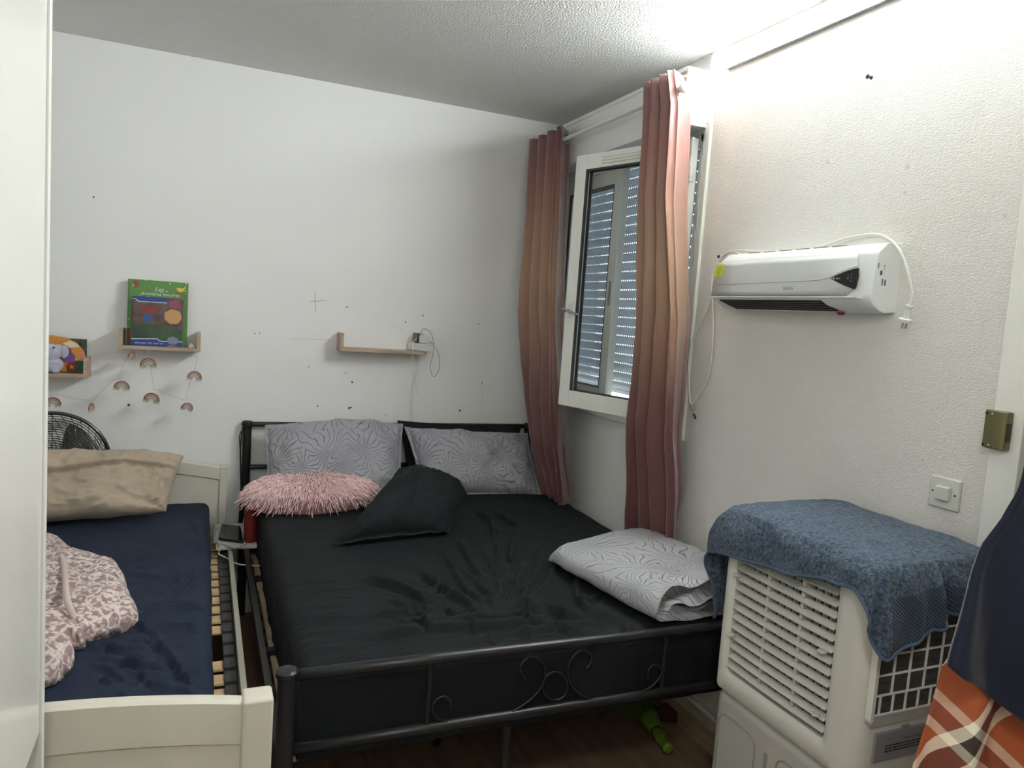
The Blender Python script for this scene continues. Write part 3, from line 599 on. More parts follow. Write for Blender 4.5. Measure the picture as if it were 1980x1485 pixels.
def cable(name, pts, r, m, label, cat, group=None, parent=None, n=8, k=8):
    mb = MB(); mb.tube(spline(pts, k), r, n); o = build(name, mb, m, parent, smooth=True)
    if parent is None: tag(o, label, cat, group)
    return o
def X(ps, x): return [on_x(a, b, x) for a, b in ps]
def Yp(ps, y): return [on_y(a, b, y) for a, b in ps]
hc1 = X([(1396, 494)], 1.806)+X([(1378, 530), (1370, 590), (1342, 650), (1332, 700), (1334, 770), (1337, 782)], 1.806)
hc2 = [np.array(p) for p in X([(1397, 497), (1378, 545), (1379, 640), (1370, 725), (1345, 772), (1338, 782)], 1.812)]
cable('hanging_cable', hc1, .0036, M['cable'], None, None, parent=HT)
cable('hanging_cable', hc2, .0036, M['cable'], None, None, parent=HT)
a = on_x(1338, 782, 1.81); b = on_x(1341, 800, 1.812)
mb = MB(); mb.lathe([(.006, 0), (.008, .01), (.007, .022), (.003, .024)], a, b-a, 12); build('cable_end', mb, M['greyp'], HT)
mb = MB(); mb.tube([Vector(b), Vector(b)+Vector((.008, -.006, -.02))], .004, 8); build('bare_wire', mb, M['dot'], HT)
cable('power_cable', [on_x(1397, 494, 1.806), on_x(1412, 487, 1.80), on_x(1428, 490, 1.79), on_x(1434, 497, 1.77)], .0036, M['cable'], None, None, parent=HT)
cable('power_cable', [on_x(1397, 496, 1.806), on_x(1420, 484, 1.80), on_x(1480, 487, 1.785), on_x(1560, 483, 1.785), on_x(1600, 473, 1.785), on_x(1640, 460, 1.79), on_x(1690, 453, 1.79), on_x(1718, 462, 1.785), on_x(1738, 482, 1.775), on_x(1752, 515, 1.77), on_x(1762, 555, 1.77), on_x(1764, 572, 1.77), on_x(1759, 592, 1.77)], .0040, M['cable'], None, None, parent=HT)
cable('power_cable', [on_x(1560, 485, 1.785), on_x(1600, 478, 1.79), on_x(1650, 464, 1.795), on_x(1695, 457, 1.80), on_x(1712, 462, 1.80), on_x(1728, 470, 1.79)], .0034, M['cable'], None, None, parent=HT)
pa = on_x(1759, 590, 1.77); pb = on_x(1752, 616, 1.772); ax = (pb-pa); L_ = np.linalg.norm(ax)
mb = MB(); mb.lathe([(.010, 0), (.010, .007), (.0075, .010), (.008, .030), (.0095, L_), (.018, L_+.001), (.0185, L_+.006), (.017, L_+.011), (.004, L_+.012)], pa, ax, 20); pg = build('plug', mb, M['plastic'], HT, smooth=False, bevel=.0008)
for s in (-1, 1):
    mb = MB(); q = Vector(pa)+Vector(ax).normalized()*(L_+.011)+Vector((s*.0075, 0, 0)); mb.cyl(q, q+Vector(ax).normalized()*.017, .0024, 8); build('pin', mb, M['chrome'], pg)
# ================================================================== SHELVES
def ushelf(x0, x1, z0, label, right=True, left=True):
    t = thing('wall_shelf', ((x0+x1)/2, YW, z0), label, 'shelf', 'u-shaped oak shelves on the back wall')
    mb = MB(); mb.box(x0, x1, 3.702, YW, z0, z0+.016); build('shelf_board', mb, M['oak'], t, bevel=.0008)
    for a, ok in ((x0, left), (x1-.016, right)):
        if ok: mb = MB(); mb.box(a, a+.016, 3.702, YW, z0+.016, z0+.090); build('side_board', mb, M['oak'], t, bevel=.0008)
    return t
ushelf(-.350, -.012, 1.147, 'small oak U-shaped shelf carrying the children\'s books')
ushelf(.632, 1.078, 1.182, 'small oak U-shaped shelf with only a white power strip on it')
ushelf(-.815, -.470, 1.010, 'small oak U-shaped shelf carrying the toy elephant, at the left edge')
# ================================================================== BOOKS
def book(name, x0, x1, z0, z1, y, t, lean, cov, label, extra=None):
    o = thing(name, ((x0+x1)/2, y, z0), label, 'book', None)
    T = Matrix.Translation((0, y, z0)) @ Matrix.Rotation(-lean, 4, 'X') @ Matrix.Translation((0, -y, -z0))
    mb = MB(); mb.box(x0+.003, x1-.003, y+.003, y+t-.003, z0+.003, z1-.003, 0, T); build('pages', mb, M['paper'], o)
    mb = MB(); mb.box(x0, x1, y, y+.003, z0, z1, 0, T); mb.box(x0, x1, y+t-.003, y+t, z0, z1, 0, T); mb.box(x0, x0+.003, y, y+t, z0, z1, 0, T); c = build('cover', mb, cov, o)
    return o, T, c
def greencover():
    m = mat('green_book_cover', rgb(86, 150, 60), .35)
    nt = m.node_tree; N = nt.nodes; L = nt.links; b = N['Principled BSDF']; tc = N.new('ShaderNodeTexCoord')
    v = N.new('ShaderNodeTexVoronoi'); v.inputs['Scale'].default_value = 42; L.new(tc.outputs['Object'], v.inputs['Vector'])
    r = N.new('ShaderNodeValToRGB'); e = r.color_ramp.elements; e[0].position = .12; e[0].color = rgb(205, 225, 150); e[1].position = .17; e[1].color = rgb(88, 138, 66)
    L.new(v.outputs['Distance'], r.inputs[0]); L.new(r.outputs[0], b.inputs['Base Color']); return m
gb, T, c = book('story_book', -.322, -.072, 1.164, 1.464, 3.757, .030, .05, greencover(), 'tall green picture book leaning at the back of the oak shelf')
mb = MB(); mb.add([T @ Vector((-.321+q[0], 3.7565, q[1])) for q in ((0, 1.164), (.0, 1.24), (.012, 1.24), (.012, 1.164))], [(0, 1, 2, 3)]); build('spine_print', mb, M['red'], c)
UX, UY = T.to_3x3() @ Vector((1, 0, 0)), T.to_3x3() @ Vector((0, 0, 1))
mb = MB(); text_mb(mb, 'Les', .028, T @ Vector((-.195, 3.756, 1.424)), UX, UY, shear=.4); text_mb(mb, 'premi\u00e8res histoires', .0205, T @ Vector((-.190, 3.756, 1.4015)), UX, UY, shear=.4); build('lettering', mb, M['white'], c)
mb = MB()
bird = [(-.118, 1.425), (-.122, 1.434), (-.112, 1.440), (-.100, 1.436), (-.090, 1.440), (-.080, 1.452), (-.086, 1.436), (-.094, 1.422), (-.108, 1.418)]
mb.add([T @ Vector((x, 3.7562, z)) for x, z in bird], [tuple(range(len(bird)))]); build('yellow_bird_print', mb, mat('yellow_print', rgb(225, 205, 60), .5), c)
mb = MB(); mb.add([T @ Vector((x, 3.7562, z)) for x, z in ((-.300, 1.458), (-.278, 1.458), (-.276, 1.440), (-.288, 1.424), (-.297, 1.432))], [(0, 1, 2, 3, 4)]); bpm = mat('brown_print', rgb(150, 84, 60), .5); build('brown_print', mb, bpm, c); mb = MB()
mb.add([T @ Vector((x, 3.7562, z)) for x, z in ((-.126, 1.414), (-.078, 1.398), (-.074, 1.404), (-.120, 1.419))], [(0, 1, 2, 3)]); build('branch_print', mb, bpm, c)
bb, T, c = book('picture_book', -.302, -.090, 1.164, 1.388, 3.722, .012, .05, mat('dark_picture', rgb(70, 54, 52), .3, col2=rgb(108, 84, 80), vscale=26), 'blue bordered picture book standing upside down in front of the green book')
def pr(poly, m, nm, d=.0008):
    mb = MB(); mb.add([T @ Vector((x, 3.722-d, z)) for x, z in poly], [tuple(range(len(poly)))]); return build(nm, mb, m, c)
BL = mat('cover_blue', rgb(34, 62, 138), .35); GR = mat('cover_green', rgb(62, 92, 58), .35, col2=rgb(44, 62, 50), vscale=12)
pr([(-.302, 1.192), (-.302, 1.270), (-.180, 1.262), (-.090, 1.246), (-.090, 1.192)], GR, 'green_print', .0006)
pr([(-.302, 1.164), (-.302, 1.192), (-.196, 1.197), (-.184, 1.187), (-.090, 1.187), (-.090, 1.164)], BL, 'blue_band', .0010)
pr([(-.302, 1.3665), (-.302, 1.388), (-.158, 1.388), (-.158, 1.366), (-.272, 1.366), (-.280, 1.374), (-.302, 1.374)][0:1]+[(-.302, 1.388), (-.158, 1.388), (-.158, 1.366), (-.276, 1.366), (-.286, 1.3745)], BL, 'blue_band', .0010)
WH = M['white']
pr([(-.302, 1.192), (-.302, 1.1955), (-.195, 1.200), (-.183, 1.190), (-.090, 1.190), (-.090, 1.187), (-.184, 1.187), (-.196, 1.197)], WH, 'white_line', .0013)
pr([(-.302, 1.3745), (-.302, 1.377), (-.286, 1.377), (-.276, 1.3665), (-.158, 1.3665), (-.158, 1.3635), (-.278, 1.3635), (-.288, 1.3745)], WH, 'white_line', .0013)
pr([(-.262, 1.352), (-.205, 1.350), (-.190, 1.330), (-.216, 1.300), (-.250, 1.296), (-.268, 1.318)], mat('brick_print', rgb(128, 60, 56), .5), 'red_print', .0011)
pr([(-.252, 1.312), (-.222, 1.312), (-.215, 1.285), (-.240, 1.270), (-.256, 1.285)], mat('blue_print', rgb(54, 86, 140), .5), 'blue_print', .0014)
pr([(-.168, 1.320), (-.140, 1.338), (-.104, 1.330), (-.094, 1.300), (-.110, 1.272), (-.145, 1.270), (-.166, 1.290)], mat('tan_print', rgb(196, 150, 100), .5), 'tan_print', .0011)
pr([(-.150, 1.376), (-.108, 1.380), (-.098, 1.352), (-.126, 1.338), (-.152, 1.350)], mat('plum_print', rgb(148, 70, 96), .5), 'plum_print', .0012)
pr([(-.150, 1.206), (-.155, 1.190), (-.146, 1.179), (-.130, 1.174), (-.114, 1.179), (-.106, 1.190), (-.112, 1.206), (-.131, 1.212)], mat('badge_grey', rgb(120, 130, 148), .4), 'badge', .0016)
pr([(-.150, 1.171), (-.112, 1.169), (-.110, 1.166), (-.152, 1.166)], mat('badge_red', rgb(190, 110, 110), .4), 'red_label', .0016)
UX, UY = T.to_3x3() @ Vector((-1, 0, 0)), T.to_3x3() @ Vector((0, 0, -1))
mb = MB(); text_mb(mb, 'LA  \u00abSUR\u00bb  DES  AVENTURES', .0092, T @ Vector((-.229, 3.7205, 1.177)), UX, UY); build('lettering', mb, WH, c)
# little trinket on the shelf
t = tag(build('trinket', MB().box(-.062, -.034, 3.722, 3.745, 1.164, 1.174).ball((-.048, 3.733, 1.177), (.012, .009, .007)), M['dirty'], None, bevel=.002), 'tiny cream trinket beside the blue bordered book on the oak shelf', 'trinket')
# left shelf: round topped board book, dark picture behind, toy elephant
t = thing('board_book', (-.59, 3.762, 1.027), 'orange board book with rounded top behind the toy elephant', 'book')
arc = [(-.488, 1.030), (-.484, 1.085), (-.492, 1.125), (-.520, 1.160), (-.560, 1.182), (-.62, 1.190), (-.70, 1.185), (-.74, 1.16), (-.75, 1.030)]
def slab(nm, poly, y0, y1, m, par): mb = MB(); mb.prism(poly, lambda p, s: (p[0], y1 if s else y0, p[1])); return build(nm, mb, m, par)
cb = slab('cover', arc, 3.762, 3.777, mat('orange_cover', rgb(206, 140, 64), .4), t)
slab('cloud_print', [(-.575, 1.155), (-.545, 1.170), (-.520, 1.158), (-.508, 1.142), (-.545, 1.138)], 3.7612, 3.762, mat('cream_print', rgb(228, 208, 180), .5), cb)
slab('pink_print', [(-.497, 1.128), (-.485, 1.105), (-.486, 1.072), (-.495, 1.075), (-.503, 1.108)], 3.7612, 3.762, mat('pink_print', rgb(205, 128, 140), .5), cb)
slab('green_print', [(-.555, 1.032), (-.560, 1.055), (-.535, 1.075), (-.515, 1.082), (-.490, 1.080), (-.490, 1.032)], 3.7610, 3.762, mat('teal_print', rgb(20, 92, 76), .5), cb)
slab('purple_animal_print', [(-.575, 1.075), (-.570, 1.120), (-.560, 1.137), (-.542, 1.135), (-.540, 1.118), (-.524, 1.102), (-.528, 1.088), (-.520, 1.078), (-.545, 1.068)], 3.7604, 3.762, mat('purple_print', rgb(112, 82, 140), .5), cb)
bl = slab('ball_print', [(-.538+.020*cos(a*pi/8), 1.055+.020*sin(a*pi/8)) for a in range(16)], 3.7596, 3.762, mat('crimson_print', rgb(140, 34, 40), .5), cb)
slab('star_print', [(-.538+(.012 if a % 2 == 0 else .005)*sin(a*pi/5), 1.053+(.012 if a % 2 == 0 else .005)*cos(a*pi/5)) for a in range(10)], 3.7588, 3.762, mat('gold_print', rgb(226, 150, 50), .5), bl)
t = tag(build('picture_card', MB().box(-.62, -.484, 3.785, 3.790, 1.027, 1.178), mat('dark_card', rgb(44, 50, 42), .4, col2=rgb(80, 84, 66), vscale=30), None), 'dark picture card at the back of the left edge shelf', 'card')
el = thing('toy_elephant', (-.615, 3.74, 1.027), 'lavender grey toy elephant sitting on the oak shelf at the left edge', 'toy')
ex, ey = -.612, 3.735
mb = MB(); mb.ball((ex, ey, 1.062), (.048, .032, .036)); mb.ball((ex-.004, ey-.004, 1.115), (.043, .032, .040)); mb.ball((ex+.020, ey-.024, 1.038), (.017, .018, .012)); mb.ball((ex-.032, ey-.026, 1.038), (.017, .018, .012))
for k, p in enumerate([(ex-.02, ey-.03, 1.105), (ex-.026, ey-.04, 1.090), (ex-.030, ey-.045, 1.078), (ex-.036, ey-.044, 1.070)]): mb.ball(p, .014-.0018*k)
mb.ball((ex+.012, ey-.022, 1.074), (.026, .010, .009)); mb.ball((ex-.04, ey-.02, 1.074), (.018, .010, .010))
mb.ball((ex+.026, ey+.002, 1.142), (.014, .010, .012))
body = build('body', mb, M['lav'], el, mods=[('remesh', .0028), ('smooth', 4)])
for s in (-1, 1):
    mb = MB(); mb.ball((ex+s*.045, ey+.010, 1.120), (.020, .006, .028)); build('ear', mb, M['lav'], el, smooth=True)
for p in ((ex+.014, ey-.034, 1.140), (ex-.016, ey-.036, 1.124)):
    mb = MB(); mb.ball(p, .0042); build('eye', mb, M['blackg'], el, smooth=True)
# ================================================================== POWER STRIP
ps = thing('power_strip', (1.068, 3.71, 1.198), 'white power strip with chargers on the end of the bare oak shelf', 'power strip')
Tp = Matrix.Translation((1.058, 3.745, 1.2)) @ Matrix.Rotation(radians(-62), 4, 'Z')
mb = MB(); mb.box(-.075, .075, -.024, .024, 0, .040, 0, Tp); build('strip_body', mb, M['plastic'], ps, bevel=.004)
mb = MB(); mb.box(.005, .047, -.022, .022, .042, .082, 0, Tp); ch = build('charger', mb, M['plastic'], ps, bevel=.004)
mb = MB(); mb.box(-.045, -.010, -.022, .026, .042, .092, 0, Tp); build('charger', mb, mat('brownish_grey_plastic', rgb(120, 110, 98), .4), ps, bevel=.003)
mb = MB(); mb.box(-.004, .008, -.006, .006, .082, .094, 0, Tp); build('usb_plug', mb, M['plastic'], ch, bevel=.001)
cable('charging_cable', Yp([(817, 652), (815, 640), (822, 636), (834, 645), (839, 668), (836, 690), (832, 706), (834, 722), (840, 728), (848, 716), (850, 700), (846, 680), (836, 664), (829, 659)], 3.712), .0018, mat('grey_cable', rgb(160, 160, 155), .5), None, None, parent=ps)
cable('charging_cable', Yp([(806, 654), (800, 660), (798, 672), (798, 700), (801, 725), (805, 752), (808, 762)], 3.712), .0018, M['cable'], None, None, parent=ps)
cable('mains_cable', Yp([(812, 684), (808, 705), (803, 730), (798, 752), (797, 790), (797, 830)], 3.80), .003, M['cable'], None, None, parent=ps)
# ================================================================== RAINBOW GARLAND
gx = lambda p: on_y(85+p[0]/6.286, 680+p[1]/6.286, 3.700)
ga = thing('rainbow_garland', (-.3, 3.70, .9), 'string light garland with macrame rainbows hanging from the oak shelves', 'garland')
for ps_ in ([(30, 380), (60, 440), (100, 515), (150, 520), (350, 565), (470, 580), (540, 590), (585, 615), (640, 545), (705, 480), (790, 390), (860, 330), (890, 330), (930, 240), (985, 110), (1040, 30), (1060, -20)],
            [(1262, -55), (1270, 20), (1275, 110), (1300, 220), (1320, 340), (1335, 440), (1345, 470), (1390, 463), (1430, 490), (1530, 525), (1620, 555), (1715, 590), (1735, 520), (1770, 390), (1795, 300), (1825, 220), (1860, 100), (1850, 60), (1828, 20), (1832, -15)]):
    cable('wire', [gx(p) for p in ps_], .0010, mat('silver_wire', rgb(190, 188, 182), .4) if 'silver_wire' not in bpy.data.materials else bpy.data.materials['silver_wire'], None, None, parent=ga, n=5, k=5)
for p in ((1320, 370), (1268, 140), (1425, 488), (1530, 525), (1615, 552), (1800, 280), (1775, 380), (110, 520)):
    mb = MB(); mb.ball(gx(p), .0022, 0, 8, 6); build('light_bead', mb, M['plastic'], ga, smooth=True)
RC = [mat('rainbow_red', rgb(150, 78, 78), .9), mat('rainbow_pink', rgb(196, 158, 146), .9), mat('rainbow_green', rgb(150, 158, 138), .9), mat('rainbow_cream', rgb(206, 200, 186), .9)]
TS = mat('tassel', rgb(186, 182, 168), .95)
def rainbow(cx, cy, w, tilt, turn, dy=-.006):
    c = gx((cx, cy)); T = Matrix.Translation((c[0], c[1]+dy, c[2])) @ Matrix.Rotation(tilt, 4, 'Y') @ Matrix.Rotation(turn, 4, 'Z')
    mb = MB(); R = w
    for k in range(5):
        r = R*(1-.17*k)
        mb.tube([T @ Vector((r*cos(pi*j/14), 0, r*sin(pi*j/14)*1.0)) for j in range(15)], R*.088, 6, k if k < 4 else 1)
    o = build('rainbow_charm', mb, RC, ga, smooth=True)
    mb = MB()
    for s in (-1, 1):
        for k in range(9):
            x = s*R*(.30+.085*k); l = R*(.34+.1*random.random()); mb.tube([T @ Vector((x, random.uniform(-.001, .001), 0)), T @ Vector((x+s*R*.10*k/8, random.uniform(-.002, .002), -l))], [R*.05, R*.03], 4)
    mb.ball(T @ Vector((0, 0, R*.06)), R*.10, 0, 8, 6)
    build('tassel', mb, TS, o)
for a in ((945, 440, .030, .10, .1), (1062, 70, .027, .25, 1.15), (1268, 168, .032, -.05, .15), (1305, 590, .032, .18, -.1), (1828, 318, .030, .12, .2), (1735, 690, .026, .25, .35), (578, 700, .027, 0, 1.3), (108, 640, .030, 0, .1)): rainbow(*a)
# ================================================================== CLOTH HELPERS
def V3(p): return np.array(p, float)
def seg_ridges(X_, Y_, lines):
    """sum of narrow ridges/grooves along polylines; lines: (points, amplitude, width)"""
    H = np.zeros_like(X_); gain = 1.7
    for pts, A, w in lines:
        p = np.array(spline([V3((q[0], q[1], 0)) for q in pts], 4))[:, :2]; best = np.full(X_.shape, 1e9); side = np.zeros_like(X_); tt = np.zeros_like(X_)
        n = len(p)-1
        for i in range(n):
            a, b = p[i], p[i+1]; d = b-a; L2 = d@d+1e-12
            t = np.clip(((X_-a[0])*d[0]+(Y_-a[1])*d[1])/L2, 0, 1); dx = X_-a[0]-t*d[0]; dy = Y_-a[1]-t*d[1]; q = np.sqrt(dx*dx+dy*dy)
            m = q < best; best = np.where(m, q, best); side = np.where(m, np.sign(d[0]*dy-d[1]*dx), side); tt = np.where(m, (i+t)/n, tt)
        fade = np.clip(np.sin(np.pi*np.clip(tt, .02, .98))*1.6, 0, 1); s = best*side/w
        H += gain*A*fade*(np.exp(-(s-.3)**2*1.2)-.75*np.exp(-(s+.75)**2*2.2))
    return H
def sheet(name, x0, x1, y0, y1, zt, hem, r, m, parent, lines, nx, ny, seed, amp=.004, sag=.0, uv=False):
    def axis(a, b, n):
        out = []
        for d in np.linspace(hem, r*1.57, 7)[:-1]: out.append((a, d-r*1.57+r))
        for k in range(6): t = pi/2*(1-k/6); out.append((a+r-r*sin(t), r-r*cos(t)))
        for t in np.linspace(0, 1, n): out.append((a+r+(b-a-2*r)*t, 0))
        for k in range(1, 7): t = pi/2*k/6; out.append((b-r+r*sin(t), r-r*cos(t)))
        for d in np.linspace(r*1.57, hem, 7)[1:]: out.append((b, d-r*1.57+r))
        return out
    ax = axis(x0, x1, nx); ay = axis(y0, y1, ny)
    Xg = np.array([[a[0] for b in ay] for a in ax]); Yg = np.array([[b[0] for b in ay] for a in ax])
    D = np.array([[max(a[1], b[1]) for b in ay] for a in ax]); R = seg_ridges(Xg, Yg, lines)
    P = []
    for i, a in enumerate(ax):
        row = []
        for j, b in enumerate(ay):
            x, y = Xg[i, j], Yg[i, j]; d = D[i, j]; n = fbm(x*6+seed, y*6, 0, 4)*amp+fbm(x*2, y*2+seed, 3, 2)*amp*2
            if d < r: z = zt-d+n*(1-d/r*.6)+R[i, j]*(1-d/r)
            else: z = zt-d; q = fbm(x*9+y*9, z*4, seed, 3)*.006; x += q if a[1] >= r else 0; y += q if b[1] >= r else 0
            row.append((x, y, z))
        P.append(row)
    mb = MB(); mb.grid(P); return build(name, mb, m, parent, smooth=True)
def ridge(x, y, s):
    a = 1-abs(fbm(x+.35*fbm(x*1.7, y*1.7, s+5, 2), y, s, 2))*2.4
    return max(0, a)**3
def pillow(name, C4, T, m, label, cat, seed, n=44, pin=.05, q=.42, flange=0, wr=.006, wf=5, back=.7, group=None, extra=None, parts=None, crease=0, bow=0, bowl=0, rg=.0, rx=3, ry=3):
    P00, P10, P11, P01 = [V3(c) for c in C4]; nrm = np.cross(P10-P00, P01-P00); nrm /= np.linalg.norm(nrm); c = (P00+P10+P11+P01)/4
    if nrm@(EYE-c) < 0: nrm = -nrm
    w = np.linalg.norm(P10-P00); h = np.linalg.norm(P01-P00)
    def surf(sg, th):
        P = []; UV = []
        for i in range(n+1):
            row = []
            for j in range(n+1):
                u = -cos(pi*i/n)*.85+(2*i/n-1)*.15; v = -cos(pi*j/n)*.85+(2*j/n-1)*.15
                uu = u*(1-pin*(1-v*v)*abs(u)**2); vv = v*(1-pin*(1-u*u)*abs(v)**2)
                a, b = (uu+1)/2, (vv+1)/2; p = P00*(1-a)*(1-b)+P10*a*(1-b)+P11*a*b+P01*(1-a)*b+(P01-P00)*bow*(1-u*u)*b*b+(P00-P10)*bowl*(1-v*v)*(1-a)**2
                fu = max(0, 1-(abs(u)/(1-flange))**2.6) if abs(u) < 1-flange else 0; fv = max(0, 1-(abs(v)/(1-flange))**2.6) if abs(v) < 1-flange else 0
                hh = (fu*fv)**q
                # corner gathers
                g = 0
                for su in (-1, 1):
                    for sv in (-1, 1):
                        dx, dy = u-su, (v-sv); rr = sqrt(dx*dx+dy*dy); g += math.exp(-rr*2.2)*sin(math.atan2(dy, dx)*crease+seed)*min(1, rr*3) if crease else 0
                wn = wr*(fbm(u*w*wf+seed, v*h*wf, seed, 4)*1.6+g*1.3)
                wn += rg*ridge(u*rx+seed, v*ry, seed)
                edge = wr*.8*fbm(u*4+seed, v*4, 7, 2)
                d = th*hh+wn*min(1, hh*1.6+.15)*1.0+edge*(1-hh)
                if extra: d += extra(u, v)*hh
                if sg < 0: d = -back*th*hh+edge*(1-hh)-wn*.3*hh-.0006*hh
                row.append(p+nrm*d); UV.append((a*w, b*h))
            P.append(row)
        return P, UV
    F, U1 = surf(1, T); B, U2 = surf(-1, T); mb = MB(); mb.grid(F); mb.grid([r[::-1] for r in B]); U2 = [U2[i*(n+1)+(n-j)] for i in range(n+1) for j in range(n+1)]
    if parts is None: return tag(build(name, mb, m, None, smooth=True, uv=U1+U2), label, cat, group)
    o = thing(name, tuple(c-V3((0, 0, h*.3))), label, cat, group); build(parts, mb, m, o, smooth=True, uv=U1+U2); return o
def mound(outline, h, z0, seed, rings=22, p=2.6, wr=.006, wf=9, center=None, lift=None, nper=8):
    pts = spline([V3((a[0], a[1], 0)) for a in outline]+[V3((outline[0][0], outline[0][1], 0))], nper)[:-1]; c = V3((center[0], center[1], 0)) if center else sum(pts)/len(pts)
    P = []
    for q in pts:
        row = []
        row.append(tuple(q*.5+c*.5+V3((0, 0, z0))));
        for k in range(rings+1):
            t = 1-(1-k/rings)**1.0; tt = t**1.7; b = q*(1-tt)+c*tt; hh = h*(1-(1-t)**p)**(1/p)
            x, y = b[0], b[1]; n = wr*fbm(x*wf+seed, y*wf, seed, 4)*min(1, t*4)*1.5
            out = (q-c)/np.linalg.norm(q-c)*wr*.6*fbm(q[0]*wf, q[1]*wf, seed, 2)*(1-t)
            row.append((x+out[0], y+out[1], z0+hh+n+(lift(x, y)*min(1, t*3) if lift else 0)))
        P.append(row)
    mb = MB(); mb.grid(P, wrapu=True); mb.f.append(tuple(i*len(P[0]) for i in range(len(P)))); mb.m.append(0)
    UV = [(v[0], v[1]) for v in mb.v]
    return mb, UV
# ================================================================== BLACK METAL BED
BX0, BX1, BYF, BYH = .212, 1.762, 1.772, 3.787
bed = thing('metal_bed', ((BX0+BX1)/2, (BYF+BYH)/2, FZ), 'black metal double bed with scrolls in its low footboard', 'bed')
for x, nm in ((BX0, 'a'), (BX1-.03, 'b')):
    mb = MB(); mb.cyl((x, BYH, FZ), (x, BYH, .785), .0215, 20); o = build('headboard_post', mb, M['blackm'], bed, smooth=False, bevel=.001)
    mb = MB(); mb.lathe([(.0225, .770), (.0225, .785), (.027, .789), (.027, .803), (.022, .811), (.001, .814)], (x, BYH, 0), n=20); build('post_cap', mb, M['black'], o)
    mb = MB(); mb.cyl((x, BYF, FZ), (x, BYF, .505), .0225, 20); o = build('footboard_post', mb, M['blackm'], bed, smooth=False, bevel=.001)
    mb = MB(); mb.lathe([(.0235, .488), (.0235, .497), (.0275, .501), (.0275, .512), (.022, .517), (.001, .519)], (x, BYF, 0), n=24); build('post_cap', mb, M['blackm'], o)
for z, r in ((.795, .0125), (.580, .0115), (.36, .011)):
    mb = MB(); mb.cyl((BX0, BYH, z), (BX1-.03, BYH, z), r, 12); build('headboard_rail', mb, M['blackm'], bed)
for x in (.60, .98, 1.36):
    mb = MB(); mb.cyl((x, BYH, .36), (x, BYH, .795), .008, 10); build('headboard_bar', mb, M['blackm'], bed)
for z0, z1, r in ((.498, .486, .0150), (.306, .300, .0140)):
    mb = MB(); mb.tube([(BX0+.018, BYF, z0), (.6, BYF, z0), (1.2, BYF, (z0+z1)/2), (BX1-.03, BYF, z1)], r, 20); build('footboard_rail', mb, M['blackm'], bed, smooth=True)
for a, b in (((833, 1296), (828, 1417)), ((1288, 1240), (1280, 1346))):
    A = on_y(*a, BYF); B = on_y(*b, BYF); mb = MB(); mb.cyl((A[0], BYF, .488), (A[0]-.002, BYF, .305), .0075, 12); build('footboard_bar', mb, M['blackm'], bed, smooth=False)
c3 = lambda p: on_y(500+p[0]/3.96, 1200+p[1]/3.96, BYF-.004); c4 = lambda p: on_y(960+p[0]/3.96, 1180+p[1]/3.96, BYF-.004)
SL = [c3(p) for p in ((1463, 680), (1472, 632), (1450, 596), (1412, 582), (1368, 600), (1338, 640), (1332, 690), (1365, 742), (1430, 772), (1520, 785), (1640, 782), (1760, 768), (1880, 730), (1960, 695))]+[c4(p) for p in ((60, 808), (160, 752), (250, 692), (325, 615), (366, 530), (372, 450), (345, 385), (290, 358), (235, 368), (195, 410), (185, 465), (220, 526))]
SR = [c4(p) for p in ((685, 450), (720, 405), (728, 350), (700, 316), (660, 308), (610, 330), (568, 385), (548, 460), (556, 540), (595, 605), (650, 650), (730, 682), (810, 692), (900, 690), (1000, 670), (1100, 630), (1190, 580), (1248, 515), (1268, 455), (1250, 425), (1215, 416), (1180, 435), (1160, 478), (1164, 530))]
for s in (SL, SR): mb = MB(); mb.tube(spline(s, 5), .0035, 8); build('scroll', mb, M['blackm'], bed, smooth=True)
mb = MB(); mb.tube([c4((450+95*cos(a*pi/16), 580+108*sin(a*pi/16))) for a in range(32)], .0035, 8, closed=True); build('scroll_ring', mb, M['blackm'], bed, smooth=True)
for x in (BX0-.012, BX1-.042):
    mb = MB(); mb.box(x-.008, x+.014, BYF, BYH, .262, .302); build('side_rail', mb, M['blackm'], bed, bevel=.002)
for y in (2.42, 3.1):
    mb = MB(); mb.box(BX0, BX1-.04, y, y+.03, .225, .26); build('cross_bar', mb, M['blackm'], bed)
    mb = MB(); mb.cyl((.835, y+.015, FZ), (.835, y+.015, .225), .014, 12); build('support_leg', mb, M['blackm'], bed)
mb = MB(); mb.cyl((.833, BYF+.045, FZ), (.833, BYF+.045, .25), .013, 12); build('support_leg', mb, M['blackm'], bed)
ys_ = [1.83, 2.12, 2.55, 3.02, 3.42, 3.70]
for a, b in zip(ys_, ys_[1:]):
    mb = MB(); mb.box(.232+random.uniform(-.004, .004), .275, a+.004, b-.004, .232, .243); build('base_board', mb, M['plank'], bed, bevel=.001)
for k in range(16):
    y = 1.86+.118*k; mb = MB(); mb.box(BX0+.004, BX1-.05, y, y+.055, .218, .231); build('bed_slat', mb, mat('dark_slat', rgb(52, 50, 50), .6) if k == 0 else bpy.data.materials['dark_slat'], bed)
mb = MB(); mb.tube(spline([(BX0-.022, BYH-.01, .78), (BX0-.028, BYH-.012, .70), (BX0-.026, BYH-.02, .60), (BX0-.020, BYH-.02, .45), (BX0-.03, BYH-.04, .2)], 6), .0028, 6); mb.tube(spline([(BX0-.018, BYH-.012, .775), (BX0-.034, BYH-.016, .74), (BX0-.030, BYH-.02, .66), (BX0-.022, BYH-.02, .50)], 6), .0024, 6)
tag(build('black_cable', mb, M['black'], None, smooth=True), 'black cable hanging down the left headboard post of the metal bed', 'cable')
